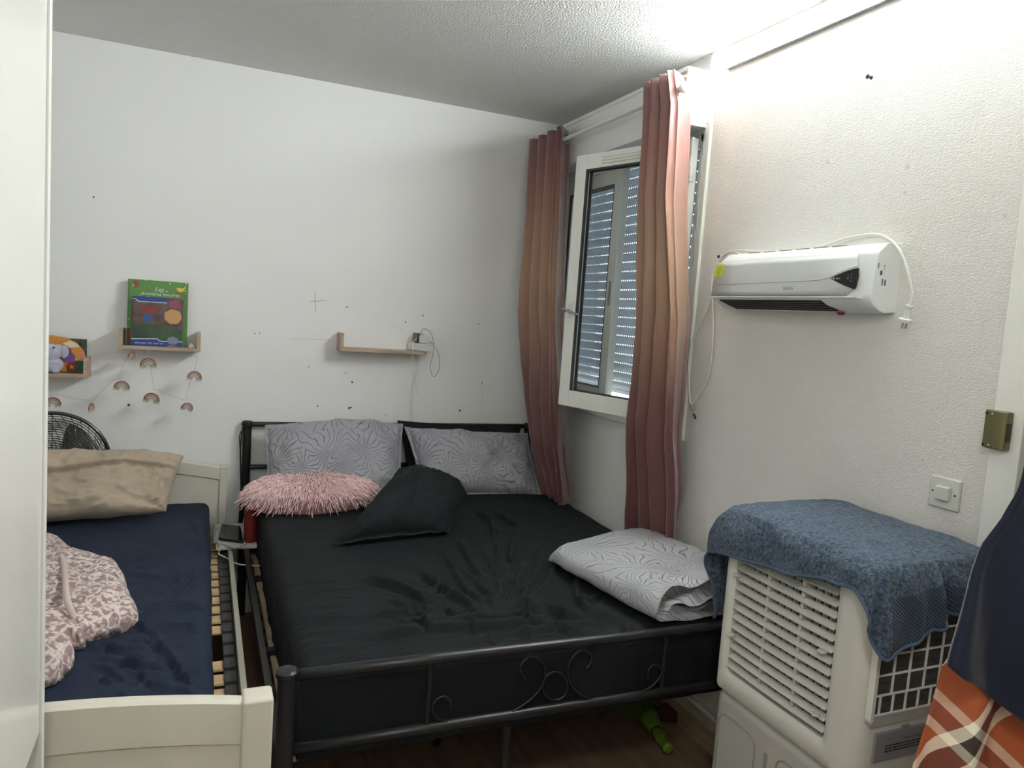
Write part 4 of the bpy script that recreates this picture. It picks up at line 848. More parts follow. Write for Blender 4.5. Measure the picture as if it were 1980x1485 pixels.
# mattress with black fitted sheet
mat_t = thing('mattress', (1.0, 2.76, .243), 'double mattress in a wrinkled black fitted sheet on the metal bed', 'mattress')
MX0, MX1, MY0, MY1, MZ = .250, 1.748, 1.806, 3.745, .490
mb = MB(); mb.box(MX0+.02, MX1-.02, MY0+.015, MY1-.01, .245, MZ-.03); build('mattress_core', mb, mat('mattress_ticking', rgb(120, 120, 122), .8, bump=.5, bscale=90, bdist=.004, stretch=(3, 1, .3)), mat_t, bevel=.02)
Z = lambda *ps: [on_z(a, b, MZ)[:2] for a, b in ps]
W = [(Z((915, 985), (945, 1008), (955, 1040)), .012, .016), (Z((955, 985), (985, 1010), (1000, 1018)), .010, .014), (Z((885, 1040), (910, 1090), (938, 1135)), .009, .018), (Z((850, 1062), (880, 1110), (905, 1150), (955, 1165)), .009, .018),
     (Z((800, 1090), (830, 1125), (870, 1150), (905, 1170), (930, 1200)), .012, .02), (Z((690, 1125), (740, 1130), (800, 1150), (828, 1167)), .013, .02), (Z((1050, 1060), (1030, 1115), (1000, 1165)), .010, .02), (Z((992, 1035), (985, 1075), (992, 1090)), .009, .012),
     (Z((962, 1045), (958, 1080), (938, 1112)), .007, .012), (Z((730, 1192), (790, 1182), (850, 1172)), .010, .014), (Z((820, 1212), (900, 1200), (960, 1201), (1005, 1190), (1018, 1168), (1042, 1164)), .016, .016),
     (Z((560, 1203), (690, 1195), (800, 1186)), .006, .013), (Z((640, 1252), (750, 1228), (850, 1215), (950, 1212), (1000, 1206), (1060, 1186)), .015, .022), (Z((1056, 1168), (1085, 1190), (1135, 1197)), .014, .018), (Z((1100, 1150), (1145, 1182), (1200, 1200)), .008, .02),
     (Z((770, 1208), (800, 1204), (835, 1222)), .013, .014), (Z((870, 1090), (930, 1135), (960, 1180)), .007, .02), (Z((1010, 1080), (1000, 1120), (975, 1165)), .006, .016), (Z((1070, 1090), (1050, 1130), (1010, 1165)), .007, .018), (Z((930, 1060), (960, 1110), (965, 1165)), .006, .018),
     (Z((1060, 1215), (1120, 1205), (1190, 1212)), .008, .016), (Z((980, 1232), (1060, 1218), (1130, 1222)), .010, .018), (Z((900, 1240), (990, 1226), (1050, 1228)), .007, .016), (Z((1000, 1180), (1030, 1200), (1060, 1205)), .010, .014), (Z((1120, 1110), (1110, 1145), (1135, 1180)), .006, .018),
     (Z((860, 1178), (880, 1188), (920, 1182)), .010, .012), (Z((1090, 1220), (1150, 1225), (1210, 1218)), .008, .014), (Z((620, 1290), (720, 1262), (840, 1240)), .007, .02), (Z((745, 1160), (790, 1175), (840, 1198)), .007, .016)]
for k in range(9):
    y = 1130+16*k; W.append((Z((545+3*k, y+4), (610+3*k, y-2), (690+random.randint(-30, 60), y-8)), .0035, .010))
for k in range(26):
    cx, cy = random.uniform(780, 1220), random.uniform(1120, 1235); a = random.uniform(-.5, .9); l = random.uniform(20, 55); W.append((Z((cx, cy), (cx+l*.5*cos(a), cy+l*.5*sin(a)+4), (cx+l*cos(a), cy+l*sin(a))), random.uniform(.004, .008), random.uniform(.009, .014)))
sheet('fitted_sheet', MX0, MX1, MY0, MY1, MZ, .265, .045, M['bsheet'], mat_t, W, 250, 320, 1.7, .003)
# ------------------------------------------------------------------ pillows of the double bed
pillow('pillow', [(1.00, 3.64, .49), (1.60, 3.64, .49), (1.675, 3.75, .798), (.955, 3.755, .826)], .035, M['bcush'], 'black pillow almost hidden behind the right grey quilted pillow', 'pillow', 2.2, wr=.008)
pillow('pillow', [(.290, 3.46, .485), (.925, 3.47, .485), (.975, 3.700, .815), (.288, 3.715, .800)], .115, M['gquilt'], 'grey crinkle quilted pillow behind the pink fluffy cushion', 'pillow', 4.4, flange=.04, wr=.014, wf=4, crease=5, pin=.02, bow=.05, q=.5, n=80, rg=.008, rx=2.5, ry=2.5, extra=lambda u, v: (.022*math.exp(-((v-.78)/.10)**2)-.03*math.exp(-((u-.86+.25*max(0, v-.2))/.09)**2)*(v > -.6)))
pillow('pillow', [(1.03, 3.47, .49), (1.672, 3.405, .482), (1.690, 3.690, .770), (.980, 3.700, .800)], .105, M['gquilt'], 'grey crinkle quilted pillow nearest the curtain', 'pillow', 7.7, flange=.05, wr=.013, wf=4, crease=5, pin=.04, q=.5, n=80, rg=.008, rx=2.5, ry=2.5)
pillow('pillow', [(.462, 2.735, .500), (.955, 2.790, .515), tuple(on_y(908, 962, 3.14)), tuple(on_y(772, 906, 3.14))], .13, M['bcush'], 'plump charcoal pillow tipped up in the middle of the black bed', 'pillow', 9.2, flange=.05, wr=.014, wf=3.4, crease=6, pin=.06, n=70, q=.55, back=.9, bow=.12, rg=.008, rx=2.2, ry=1.6)
# pink fluffy cushion
pkt = thing('fluffy_cushion', (.48, 3.36, .49), 'pink long haired fluffy cushion at the left head end of the black bed', 'cushion')
PO = [(.205, 3.34), (.225, 3.47), (.33, 3.56), (.46, 3.545), (.60, 3.575), (.735, 3.52), (.765, 3.42), (.690, 3.29), (.56, 3.225), (.42, 3.205), (.29, 3.235)]
pmb, puv = mound(PO, .110, .490, 5.5, 14, 2.2, .004, 9); build('cushion_cover', pmb, M['pinkb'], pkt, smooth=True)
fur = MB(); nr = len(pmb.v); rows = 16
rnd = random.Random(4)
polyA = np.array([p[:2] for p in spline([V3((a[0], a[1], 0)) for a in PO]+[V3((PO[0][0], PO[0][1], 0))], 8)][:-1]); cc = polyA.mean(0)
for k in range(6500):
    i = rnd.randrange(len(polyA)); q = polyA[i]+(polyA[(i+1) % len(polyA)]-polyA[i])*rnd.random(); t = 1-sqrt(rnd.random()); t = max(0, t*1.0); s = t**1.2
    b = q*(1-s)+cc*s; tz = 1-(1-min(1, s**(1/1.7)))**2.2; z = .492+.108*(max(0, 1-(1-s**(1/1.7))**2.2))**(1/2.2)
    out = (q-cc)/np.linalg.norm(q-cc); L = rnd.uniform(.030, .058); dz = .9*s+.15
    d = V3((out[0]*(1-s*.6)+rnd.uniform(-.45, .45), out[1]*(1-s*.6)+rnd.uniform(-.45, .45)-.25*s, dz+rnd.uniform(-.25, .25))); d /= np.linalg.norm(d)
    p0 = V3((b[0], b[1], z)); p1 = p0+d*L*.5; p2 = p0+d*L*.85+V3((rnd.uniform(-.4, .4)*L*.4, -.15*L, -L*.30)); p3 = p2+V3((d[0]*L*.2, d[1]*L*.2, -L*.20))
    p2[2] = max(p2[2], .493); p3[2] = max(p3[2], .492)
    fur.tube([p0, p1, p2, p3], [.0020, .0026, .0021, .0005], 3)
build('fur', fur, M['pink'], pkt, smooth=True)
# folded grey quilt on the bed corner: a thick C of cloth swept from the foot end
fq = thing('folded_quilt', (1.5, 2.15, MZ), 'silver grey crinkle quilt folded up on the foot corner of the black bed', 'quilt')
prof = [(1.0, .004), (.75, .002), (.5, .001), (.25, .003), (.10, .006), (.03, .016), (0, .034), (.0, .055), (.02, .078), (.07, .097), (.15, .106), (.3, .110), (.5, .111), (.75, .108), (1.0, .100), (1.01, .085), (.98, .064), (.7, .062), (.4, .060), (.20, .058), (.12, .052), (.20, .046), (.45, .045), (.7, .044), (.98, .046), (1.01, .025)]
prof = [(float(p[0]), float(p[1])) for p in spline([V3((a, b, 0)) for a, b in prof], 4)]
P = []; UV = []; K = 46
for i in range(K+1):
    v = i/K; s = v
    lf = V3(np.array([np.interp(s, [0, .1, .4, .8, 1], [1.300, 1.292, 1.258, 1.222, 1.225]), np.interp(s, [0, .1, .4, .8, 1], [1.812, 1.845, 2.02, 2.28, 2.40]), 0]))
    rt = V3(np.array([np.interp(s, [0, .4, .8, 1], [1.72, 1.725, 1.725, 1.71]), np.interp(s, [0, .4, .8, 1], [1.835, 2.10, 2.45, 2.60]), 0]))
    sc = 1-.75*max(0, (v-.90)/.10)**2*.6; en = min(1, v/.04); row = []
    zf = np.interp(v, [0, .5, 1], [1.05, 1.0, .72])
    for (a, z) in prof:
        p = lf+(rt-lf)*a; n = .009*fbm(p[0]*7, p[1]*7, z*8, 4)*min(1, z/.03)
        wv = (.010*sin(p[0]*38)+.006*fbm(p[0]*20, 1, z*20, 2))*(1 if z > .03 else .3)*max(0, 1-v*9)
        q = (-.020*max(0, (1-v*8)))*(1-abs(z-.055)/.055)
        row.append((p[0], p[1]+q, MZ+.006+z*zf*sc+n+wv)); UV.append((a*.45+z*2, v*.65))
    P.append(row)
mb = MB(); mb.grid(P); n_ = len(prof)
UVb = list(UV)
for ri in (0, K):
    cz = np.mean([p for p in P[ri]], 0)
mb.f.append(tuple(range(n_-1, -1, -1))); mb.m.append(0); mb.f.append(tuple(K*n_+j for j in range(n_))); mb.m.append(0)
build('quilt_fold', mb, M['lquilt'], fq, smooth=True, uv=UVb)
# ================================================================== WHITE BED
WX1 = .168; WX0 = -.86
wb = thing('white_bed', (-.36, 2.7, FZ), 'white painted wooden single bed with arched head and foot boards', 'bed')
def archboard(nm, y0, y1, zc, ze, zbot, groove, m=M['dirty']):
    xs = np.linspace(WX0+.06, WX1-.062, 33); top = [(x, ze+(zc-ze)*(1-((x-(-.36))/.49)**2)) for x in xs]
    mb = MB(); mb.prism([(xs[0], zbot)]+[(xs[-1], zbot)]+top[::-1], lambda p, s: (p[0], y1 if s else y0, p[1])); o = build(nm, mb, m, wb, bevel=.004)
    mb = MB(); P = []
    for x, z in top: P.append([(x, y0-.0055, z-groove), (x, y0-.0055, z-.006), (x, y0+.002, z-.004)])
    for k in range(len(P)): x, z = top[k]; P[k] = [(x, y0+.001, z-groove-.006), (x, y0-.007, z-groove), (x, y0-.007, z-.007), (x, y0+.001, z-.001)]
    mb.grid([r[::-1] for r in P]); build('top_moulding', mb, m, o)
    return o
archboard('footboard', 1.640, 1.664, .565, .519, FZ+.25, .100)
archboard('headboard', 3.722, 3.746, .648, .588, FZ+.2, .062)
for x in (WX1-.066, WX0):
    mb = MB(); mb.box(x, x+.066, 1.618, 1.684, FZ, .530); build('foot_post', mb, M['dirty'], wb, bevel=.008, seg=3)
for x in (WX1-.078, WX0):
    mb = MB(); mb.box(x, x+.036, 3.712, 3.762, FZ, .600); build('head_post', mb, M['dirty'], wb, bevel=.006, seg=3)
for x in (.127, WX0+.01):
    mb = MB(); mb.box(x, x+.018, 1.684, 3.712, .13, .300); build('side_rail', mb, M['dirty'], wb, bevel=.002)
k = 0; y = 1.775
while y < 3.60:
    if k not in (7, 8): mb = MB(); mb.box(WX0+.06, .090, y, y+.058, .262, .270); build('bed_slat', mb, M['slat'], wb, bevel=.001)
    for x in (.086, WX0+.03): mb = MB(); mb.box(x, x+.037, y-.003, y+.061, .256, .278); build('slat_holder', mb, M['rubber'], wb, bevel=.003)
    y += .0893; k += 1
navy = thing('mattress', (-.41, 2.7, .271), 'single mattress in a navy blue sheet on the white wooden bed', 'mattress')
mb = MB(); mb.box(-.84, .03, 1.70, 3.68, .272, .41); build('mattress_core', mb, M['paper'], navy, bevel=.02)
NZ = .447
Z = lambda *ps: [on_z(a, b, NZ)[:2] for a, b in ps]
WN = [(Z((270, 1185), (330, 1172), (410, 1183)), -.016, .022), (Z((225, 1220), (330, 1215), (400, 1222)), .008, .02), (Z((190, 1245), (240, 1258), (300, 1252)), .009, .016), (Z((230, 1275), (270, 1290), (320, 1296)), .010, .016), (Z((275, 1232), (320, 1265), (350, 1300), (390, 1330)), .009, .015), (Z((325, 1295), (345, 1302), (365, 1290)), .007, .010),
      (Z((240, 1300), (290, 1310), (330, 1305)), .008, .014), (Z((320, 1150), (350, 1125), (360, 1095)), .007, .018), (Z((340, 1155), (400, 1105)), .006, .016), (Z((200, 1120), (260, 1110), (330, 1118)), .004, .02), (Z((180, 1285), (215, 1300), (250, 1325)), .006, .014), (Z((290, 1330), (340, 1335), (395, 1345)), .007, .014), (Z((360, 1000), (392, 1040), (405, 1080)), .005, .02), (Z((250, 1205), (300, 1235), (320, 1260)), .006, .013)]
for k in range(22):
    cx, cy = random.uniform(170, 400), random.uniform(1195, 1340); a = random.uniform(-.2, .8); l = random.uniform(18, 50); WN.append((Z((cx, cy), (cx+l*.5*cos(a), cy+l*.5*sin(a)+3), (cx+l*cos(a), cy+l*sin(a))), random.uniform(.003, .006), random.uniform(.008, .013)))
sheet('fitted_sheet', -.85, .050, 1.695, 3.69, NZ, .16, .055, M['navy'], navy, WN, 150, 300, 4.1, .006)
def fold(u, v):
    l = .22+.30*u if u < .45 else .355; return -.038/(1+math.exp((v-l)*140))+.006*math.exp(-((v-l-.03)/.04)**2)-.012*math.exp(-((u-.83)/.02)**2)*(v < l)
pillow('pillow', [(-.80, 3.285, .478), (-.125, 3.345, .490), (-.066, 3.50, .695), (-.80, 3.47, .690)], .125, M['taupe'], 'taupe cotton pillow standing at the head of the white bed', 'pillow', 3.1, wr=.014, wf=3.5, crease=6, pin=.02, n=90, extra=fold, q=.42, bow=.09, rg=.012, rx=4.5, ry=1.6)
# patterned quilt thrown on the navy sheet
pq = thing('patterned_quilt', (-.36, 2.4, NZ), 'beige and white patterned quilt crumpled on the navy sheet', 'quilt')
def zz(*ps, z=.50): return [tuple(on_z(a, b, z)[:2]) for a, b in ps]
lobeA = zz((150, 1064), (215, 1082), (240, 1110), (255, 1150), (268, 1174), (255, 1184), (200, 1203), (155, 1208), (120, 1195))+[(-.62, 2.20), (-.72, 2.5), (-.66, 2.95), (-.50, 3.05)]
mA, uA = mound(lobeA, .095, NZ+.002, 2.1, 26, 2.2, .010, 11, center=(-.42, 2.50)); build('quilt_fold', mA, M['toile'], pq, smooth=True, uv=uA)
lobeB = zz((100, 1155), (135, 1178), (165, 1212), (160, 1222), (125, 1226))+[(-.42, 2.06), (-.62, 2.10), (-.64, 2.36), (-.50, 2.42)]
mB, uB = mound(lobeB, .085, NZ+.002, 6.1, 22, 2.0, .010, 12, center=(-.44, 2.24)); build('quilt_fold', mB, M['toile'], pq, smooth=True, uv=uB)
lobeC = zz((95, 1208), (120, 1214), (142, 1232), (144, 1250), (130, 1266), (100, 1288))+[(-.44, 1.93), (-.62, 1.95), (-.62, 2.15), (-.46, 2.20)]
mC, uC = mound(lobeC, .085, NZ+.002, 8.1, 22, 2.0, .010, 12, center=(-.44, 2.07)); build('quilt_fold', mC, M['toile'], pq, smooth=True, uv=uC)
B = [on_z(a, b, z) for a, b, z in ((112, 1062, .535), (122, 1085, .545), (126, 1120, .550), (130, 1160, .548), (146, 1200, .50), (152, 1210, .47))]
mb = MB(); mb.tube(spline(B, 6), .009, 8); build('edge_binding', mb, mat('beige_binding', rgb(205, 188, 178), .7, bump=.4, bscale=60, bdist=.004), pq, smooth=True)
# ------------------------------------------------------------------ board with things between the beds
TZ = .320
bd = tag(build('side_board', MB().box(.076, .2475, 3.355, 3.700, .303, TZ), M['white'], None, bevel=.002), 'white board laid across the rails between the two beds', 'board')
def lay(pts, z0, z1, nm, m, label, cat, bev=.002):
    P = [on_z(a, b, z0)[:2] for a, b in pts]; mb = MB(); mb.prism([tuple(p) for p in P], lambda p, s: (p[0], p[1], z1 if s else z0)); return tag(build(nm, mb, m, None, bevel=bev), label, cat)
lay([(414, 1021), (440, 1018), (478, 1030), (474, 1052), (455, 1062), (413, 1050)], TZ, TZ+.004, 'paper_sheet', M['paper'], 'white papers under the black tablet on the white board', 'paper', 0)
tb = [on_z(a, b, TZ+.006) for a, b in ((429, 1016), (465, 1020), (471, 1051), (422, 1044))]
tbt = thing('tablet', tuple(sum(tb)/4), 'black tablet lying on papers on the white board between the beds', 'tablet')
mb = MB(); mb.prism([tuple(p[:2]) for p in tb], lambda p, s: (p[0], p[1], TZ+.014 if s else TZ+.005)); build('case', mb, M['black'], tbt, bevel=.002)
c = sum(tb)/4; mb = MB(); mb.add([tuple((p-c)*.93+c)[:2]+(TZ+.0148,) for p in tb], [(0, 1, 2, 3)]); build('screen', mb, M['blackg'], tbt)
fk = on_z(494, 1054, TZ); fx, fy = .222, 3.41
fkt = thing('thermos_flask', (fx, fy, TZ), 'dark red flask standing on the white board beside the black bed', 'flask')
mb = MB(); mb.lathe([(.026, 0), (.030, .004), (.0305, .02), (.0305, .150), (.028, .170), (.020, .186), (.016, .195)], (fx, fy, TZ), n=28); build('flask_body', mb, M['flask'], fkt, smooth=True)
mb = MB(); mb.lathe([(.017, .192), (.017, .222), (.014, .225)], (fx, fy, TZ), n=20); build('cap', mb, M['black'], fkt)
z_ = TZ+.008
cable('white_cable', [on_z(a, b, z_) for a, b in ((422, 1020), (419, 1032), (417, 1042), (422, 1048), (436, 1053), (455, 1058), (470, 1056), (477, 1052))], .0022, M['cable'], 'thin white cable looped over the papers beside the tablet', 'cable')
cable('white_cable', [on_z(418, 1026, z_), on_z(420, 1045, z_), on_z(427, 1058, z_), V3((.088, 3.32, .30)), on_z(440, 1080, .29), on_z(455, 1089, .29), on_z(475, 1093, .28), on_z(500, 1094, .27), on_z(509, 1095, .26)], .0034, M['cable'], 'white charging cable drooping over the gap from the board to the black bed', 'cable')
cable('white_cable', [on_y(468, 1018, 3.60), on_y(472, 1003, 3.58), on_y(477, 990, 3.56), on_y(479, 975, 3.54)], .0022, M['cable'], 'thin white cable coming down from under the pink cushion', 'cable')
# ================================================================== FAN
fn = thing('table_fan', (-.585, 3.58, NZ), 'dark metal fan standing behind the taupe pillow at the left edge', 'fan')
fc = Vector(on_y(98, 899, 3.56)); FR = .222; fa = Vector((.10, -1, .03)).normalized(); fu = Vector((1, .1, 0)).normalized(); fw = fa.cross(fu).normalized()
def fp(r, a, d): return fc+fu*(r*cos(a))+fw*(r*sin(a))+fa*d
def dome(nm, dep, sg, m):
    mb = MB()
    for k in range(20):
        r = FR*(.16+.84*(k/19)); d = sg*(.012+dep*sqrt(max(0, 1-(r/FR)**2.6))); mb.tube([fp(r, 2*pi*j/48, d) for j in range(48)], .0015, 4, closed=True)
    for k in range(36 if sg > 0 else 12):
        a = 2*pi*k/(36 if sg > 0 else 12); mb.tube([fp(FR*(.16+.84*t), a+.9*t*(sg > 0), sg*(.014+dep*sqrt(max(0, 1-(.16+.84*t)**2.6)))) for t in np.linspace(0, 1, 10)], .0014, 4)
    return build(nm, mb, m, fn, smooth=True)
dome('front_grille', .062, 1, M['fanm']); dome('rear_grille', .06, -1, M['fanm'])
mb = MB(); mb.tube([fp(FR, 2*pi*j/64, 0) for j in range(64)], .008, 8, closed=True); build('grille_rim', mb, M['fanm'], fn, smooth=True)
mb = MB(); mb.lathe([(.036, 0), (.036, .010), (.02, .014), (.001, .015)], fc+fa*.068, fa, 24); build('badge', mb, M['fanm'], fn, smooth=False)
for k in range(4):
    a0 = 2*pi*k/4+.5; P = []
    for r in np.linspace(.03, .185, 8):
        row = []
        for s in np.linspace(0, 1, 9): wdt = .55+.5*sin(min(1, (r-.03)/.155)*pi*.62); row.append(fp(r, a0+(s-.3)*wdt, .020-.045*s+.005*sin(s*pi)))
        P.append(row)
    mb = MB(); mb.grid(P); build('blade', mb, M['fanb'], fn, smooth=True, mods=[('solid', .003)])
mb = MB(); mb.cyl(fc-fa*.03, fc+fa*.035, .032, 20); build('hub', mb, M['fanb'], fn, bevel=.004)
mb = MB(); mb.lathe([(.03, 0), (.05, -.03), (.052, -.08), (.03, -.10)], fc-fa*.01, fa, 20); build('motor', mb, M['fanb'], fn, bevel=.003)
mb = MB(); mb.cyl((fc.x-.02, 3.655, NZ+.01), (fc.x-.01, 3.65, fc.z), .016, 14); build('stand', mb, M['fanb'], fn)
mb = MB(); mb.lathe([(.10, 0), (.10, .008), (.05, .018), (.02, .025)], (fc.x-.02, 3.60, NZ+.006), n=28); build('base', mb, M['fanb'], fn)
# ================================================================== WARDROBE
wd = thing('wardrobe', (-.56, .55, FZ), 'tall white wardrobe filling the left edge', 'wardrobe')
GX, WY = -.250, 1.500
mb = MB(); mb.box(XL+.03, GX, WY-.020, WY, FZ, 2.38); build('side_panel', mb, M['white'], wd, bevel=.001)
mb = MB(); mb.box(XL+.03, GX-.04, -.72, WY-.02, FZ+.05, .575); build('lower_compartment', mb, mat('recess_shade_grey', rgb(150, 148, 140), .5), wd)  # grey colour stands in for shade in the recess below the doors
mb = MB(); mb.box(XL+.03, GX-.024, -.72, WY-.02, .62, 2.36); build('carcass', mb, M['white'], wd)
for k in range(3):
    y1 = WY-.0245-.73*k; mb = MB(); mb.box(GX-.022, GX-.004, y1-.725, y1, .600, 2.36); build('door', mb, mat('satin_white_front', rgb(226, 225, 216), .22) if k == 0 else bpy.data.materials['satin_white_front'], wd, bevel=.0012)
# ================================================================== AIR COOLER
CX, CX1, CY0, CY1, CZ0, CZ1 = 1.400, 1.795, 1.132, 1.642, .388, .915
ac = thing('air_cooler', (1.6, 1.39, FZ), 'cream evaporative air cooler with louvred front, under the blue towel', 'air cooler')
def rr(y0, y1, z0, z1, r, x, n=6):
    out = []
    for cy, cz, a0 in ((y1-r, z1-r, 0), (y0+r, z1-r, 90), (y0+r, z0+r, 180), (y1-r, z0+r, 270)):
        for k in range(n+1): a = radians(a0+90*k/n); out.append((x, cy+r*cos(a), cz+r*sin(a)))
    return out
loops = [rr(1.236, 1.592, .445, .835, .014, 1.462), rr(1.236, 1.592, .445, .835, .014, 1.410), rr(1.226, 1.600, .435, .845, .020, 1.402), rr(1.214, 1.606, .425, .855, .026, 1.400)]
R_ = .048
for k in range(0, 9):
    a = pi/2*k/8; e = R_*(1-sin(a)); loops.append(rr(CY0+e, CY1-e*.6, CZ0+.004*(1-sin(a)), CZ1-e*.4, .012, CX+R_*(1-cos(a))))
loops.append(rr(CY0, CY1, CZ0, CZ1, .012, CX1))
mb = MB(); mb.grid([l+[l[0]] for l in loops]); n = len(loops[0])+1; mb.f.append(tuple(range(n-1))); mb.m.append(0); mb.f.append(tuple((len(loops)-1)*n+j for j in range(n-2, -1, -1))); mb.m.append(0)
build('cooler_housing', mb, M['creamp'], ac, smooth=False, mods=None); 
hs = ac.children[0]; hs.data.polygons.foreach_set('use_smooth', [len(p.vertices) == 4 for p in hs.data.polygons]); q = hs.modifiers.new('es', 'EDGE_SPLIT'); q.split_angle = radians(35)
mb = MB(); mb.box(1.408, CX1-.004, CY0+.004, CY1-.004, FZ+.03, CZ0+.002); tk = build('water_tank', mb, M['tank'], ac, bevel=.040, seg=5)
mb = MB(); mb.box(1.452, 1.461, 1.238, 1.590, .447, .833); build('inner_screen', mb, mat('grille_dark', rgb(70, 68, 64), .7), ac)
for k in range(13):
    z = .462+.0287*k; mb = MB(); P = []
    for y in np.linspace(1.238, 1.590, 9):
        b = .004*(1-((y-1.414)/.176)**2); P.append([(1.405-b, y, z), (1.428-b, y, z+.0085)])
    mb.grid(P); build('louver', mb, M['creamp'], ac, mods=[('solid', .0022)])
for y in (1.352, 1.472):
    mb = MB(); mb.box(1.430, 1.434, y-.004, y+.004, .450, .832)
    for k in range(13): z = .462+.0287*k; mb.box(1.414, 1.432, y-.006, y+.002, z+.009, z+.020); mb.box(1.410, 1.430, y-.008, y+.004, z+.005, z+.008)
    build('louver_link', mb, M['creamp'], ac)
for k in range(14):
    y = 1.252+.0245*k; mb = MB(); mb.box(1.436, 1.452, y, y+.0022, .447, .833); build('vertical_vane', mb, M['creamp'], ac)
for y, z in ((1.262, .655), (1.262, .495), (1.584, .73), (1.584, .555)):
    mb = MB(); mb.lathe([(.011, 0), (.012, .003), (.010, .005)], (1.403, y, z), (0, 0, 1), 14); build('louver_tab', mb, M['creamp'], ac)
mb = MB(); mb.box(1.4065, 1.409, 1.404, 1.418, .20, .306); build('water_gauge', mb, M['greyp'], tk, bevel=.001)
for y0, y1 in ((1.17, 1.372), (1.452, 1.60)):
    mb = MB(); L = rr(y0, y1, .06, .322, .03, 1.407); mb.tube(L, .0022, 6, closed=True); build('tank_groove', mb, M['greyp'], tk)
# side: filter grid
mb = MB(); mb.box(1.432, 1.742, CY0-.0015, CY0+.003, .560, .862); fl = build('filter_mesh', mb, mat('brown_filter_mesh', rgb(78, 72, 64), .8, col2=rgb(50, 47, 44), vscale=26, stretch=(1, 1, 5)), ac)
mb = MB(); b_ = .0016
for k in range(7): x = 1.432+.0517*k; mb.box(x-b_, x+b_, CY0-.006, CY0-.001, .608, .862)
for k in range(8): x = 1.450+.0415*k; mb.box(x-b_, x+b_, CY0-.006, CY0-.001, .560, .608)
for z in (.561, .608, .656, .704, .752, .800, .848): mb.box(1.432, 1.742, CY0-.0065, CY0-.001, z-b_, z+b_)
build('filter_grid', mb, M['white2'], ac)
mb = MB(); mb.prism([(1.414, .556), (1.418, .548), (1.424, .556), (1.426, .860), (1.414, .860)], lambda p, s: (p[0], CY0-.014 if s else CY0+.002, p[1])); build('filter_handle', mb, M['white'], ac)
mb = MB(); mb.box(1.428, 1.776, CY0-.004, CY0+.002, .532, .560); mb.box(1.742, 1.776, CY0-.004, CY0+.002, .56, .87); build('side_frame', mb, M['tank'], ac, bevel=.001)
mb = MB(); mb.box(1.448, 1.70, CY0-.007, CY0+.002, .448, .515); mb.box(1.535, 1.558, CY0-.007, CY0+.002, .515, .522); dr = build('filling_door', mb, mat('grey_lid', rgb(140, 138, 140), .5), ac, bevel=.001)
mb = MB(); text_mb(mb, 'Water Filling', .0115, (1.566, CY0-.0075, .494), (1, 0, 0), (0, 0, 1))
rnd = random.Random(2)
for k, (xa, xb) in enumerate(((1.480, 1.650), (1.480, 1.650), (1.480, 1.590))):
    x = xa; z = .482-.0068*k
    while x < xb: w = rnd.uniform(.006, .02); mb.box(x, x+w, CY0-.0078, CY0-.006, z-.0014, z+.0014); x += w+.0028
build('lettering', mb, M['inkd'], dr)
for x, y in ((1.46, 1.18), (1.46, 1.59), (1.75, 1.18), (1.75, 1.59)):
    mb = MB(); mb.cyl((x-.01, y, FZ+.022), (x+.01, y, FZ+.022), .022, 16); build('castor', mb, M['black'], ac)
# ------------------------------------------------------------------ towel
tw = thing('towel', (1.6, 1.39, .92), 'slate blue terry towel draped over the top of the air cooler', 'towel')
ST = [  # edge point on the cooler top, hem point
 ((1.393, 1.600, .926), (1.366, 1.640, .782)), ((1.390, 1.50, .930), (1.370, 1.52, .798)), ((1.390, 1.40, .930), (1.370, 1.41, .812)), ((1.390, 1.30, .930), (1.368, 1.31, .830)), ((1.390, 1.22, .930), (1.366, 1.215, .850)), ((1.390, 1.17, .928), (1.366, 1.160, .850)),
 ((1.390, 1.145, .926), (1.360, 1.112, .815)), ((1.395, 1.130, .924), (1.362, 1.100, .765)), ((1.402, 1.122, .924), (1.384, 1.082, .728)), ((1.425, 1.120, .926), (1.425, 1.080, .738)), ((1.47, 1.118, .930), (1.48, 1.082, .752)), ((1.52, 1.118, .932), (1.535, 1.082, .770)), ((1.555, 1.120, .932), (1.578, 1.086, .784)), ((1.57, 1.122, .932), (1.575, 1.100, .815)),
 ((1.59, 1.120, .932), (1.582, 1.105, .822)), ((1.61, 1.120, .932), (1.605, 1.100, .800)), ((1.66, 1.118, .932), (1.665, 1.090, .800)), ((1.72, 1.120, .932), (1.73, 1.095, .806)), ((1.775, 1.13, .930), (1.79, 1.100, .812)), ((1.803, 1.17, .930), (1.812, 1.16, .85)), ((1.806, 1.27, .932), (1.812, 1.27, .86)), ((1.806, 1.40, .932), (1.812, 1.40, .86)), ((1.806, 1.55, .932), (1.812, 1.55, .86)), ((1.800, 1.64, .930), (1.810, 1.66, .84)),
 ((1.76, 1.655, .930), (1.77, 1.675, .72)), ((1.65, 1.655, .932), (1.65, 1.678, .70)), ((1.55, 1.655, .930), (1.55, 1.68, .68)), ((1.48, 1.655, .928), (1.49, 1.69, .65)), ((1.44, 1.652, .926), (1.455, 1.70, .60)), ((1.42, 1.648, .925), (1.438, 1.70, .555)), ((1.405, 1.640, .924), (1.410, 1.70, .665)), ((1.398, 1.625, .924), (1.372, 1.690, .758))]
E_ = np.array(spline([V3(a) for a, b in ST]+[V3(ST[0][0])], 9)[:-1]); H_ = np.array(spline([V3(b) for a, b in ST]+[V3(ST[0][1])], 9)[:-1]); c = V3((1.60, 1.38, .938)); P = []; nk, ne = 22, 26; side = []
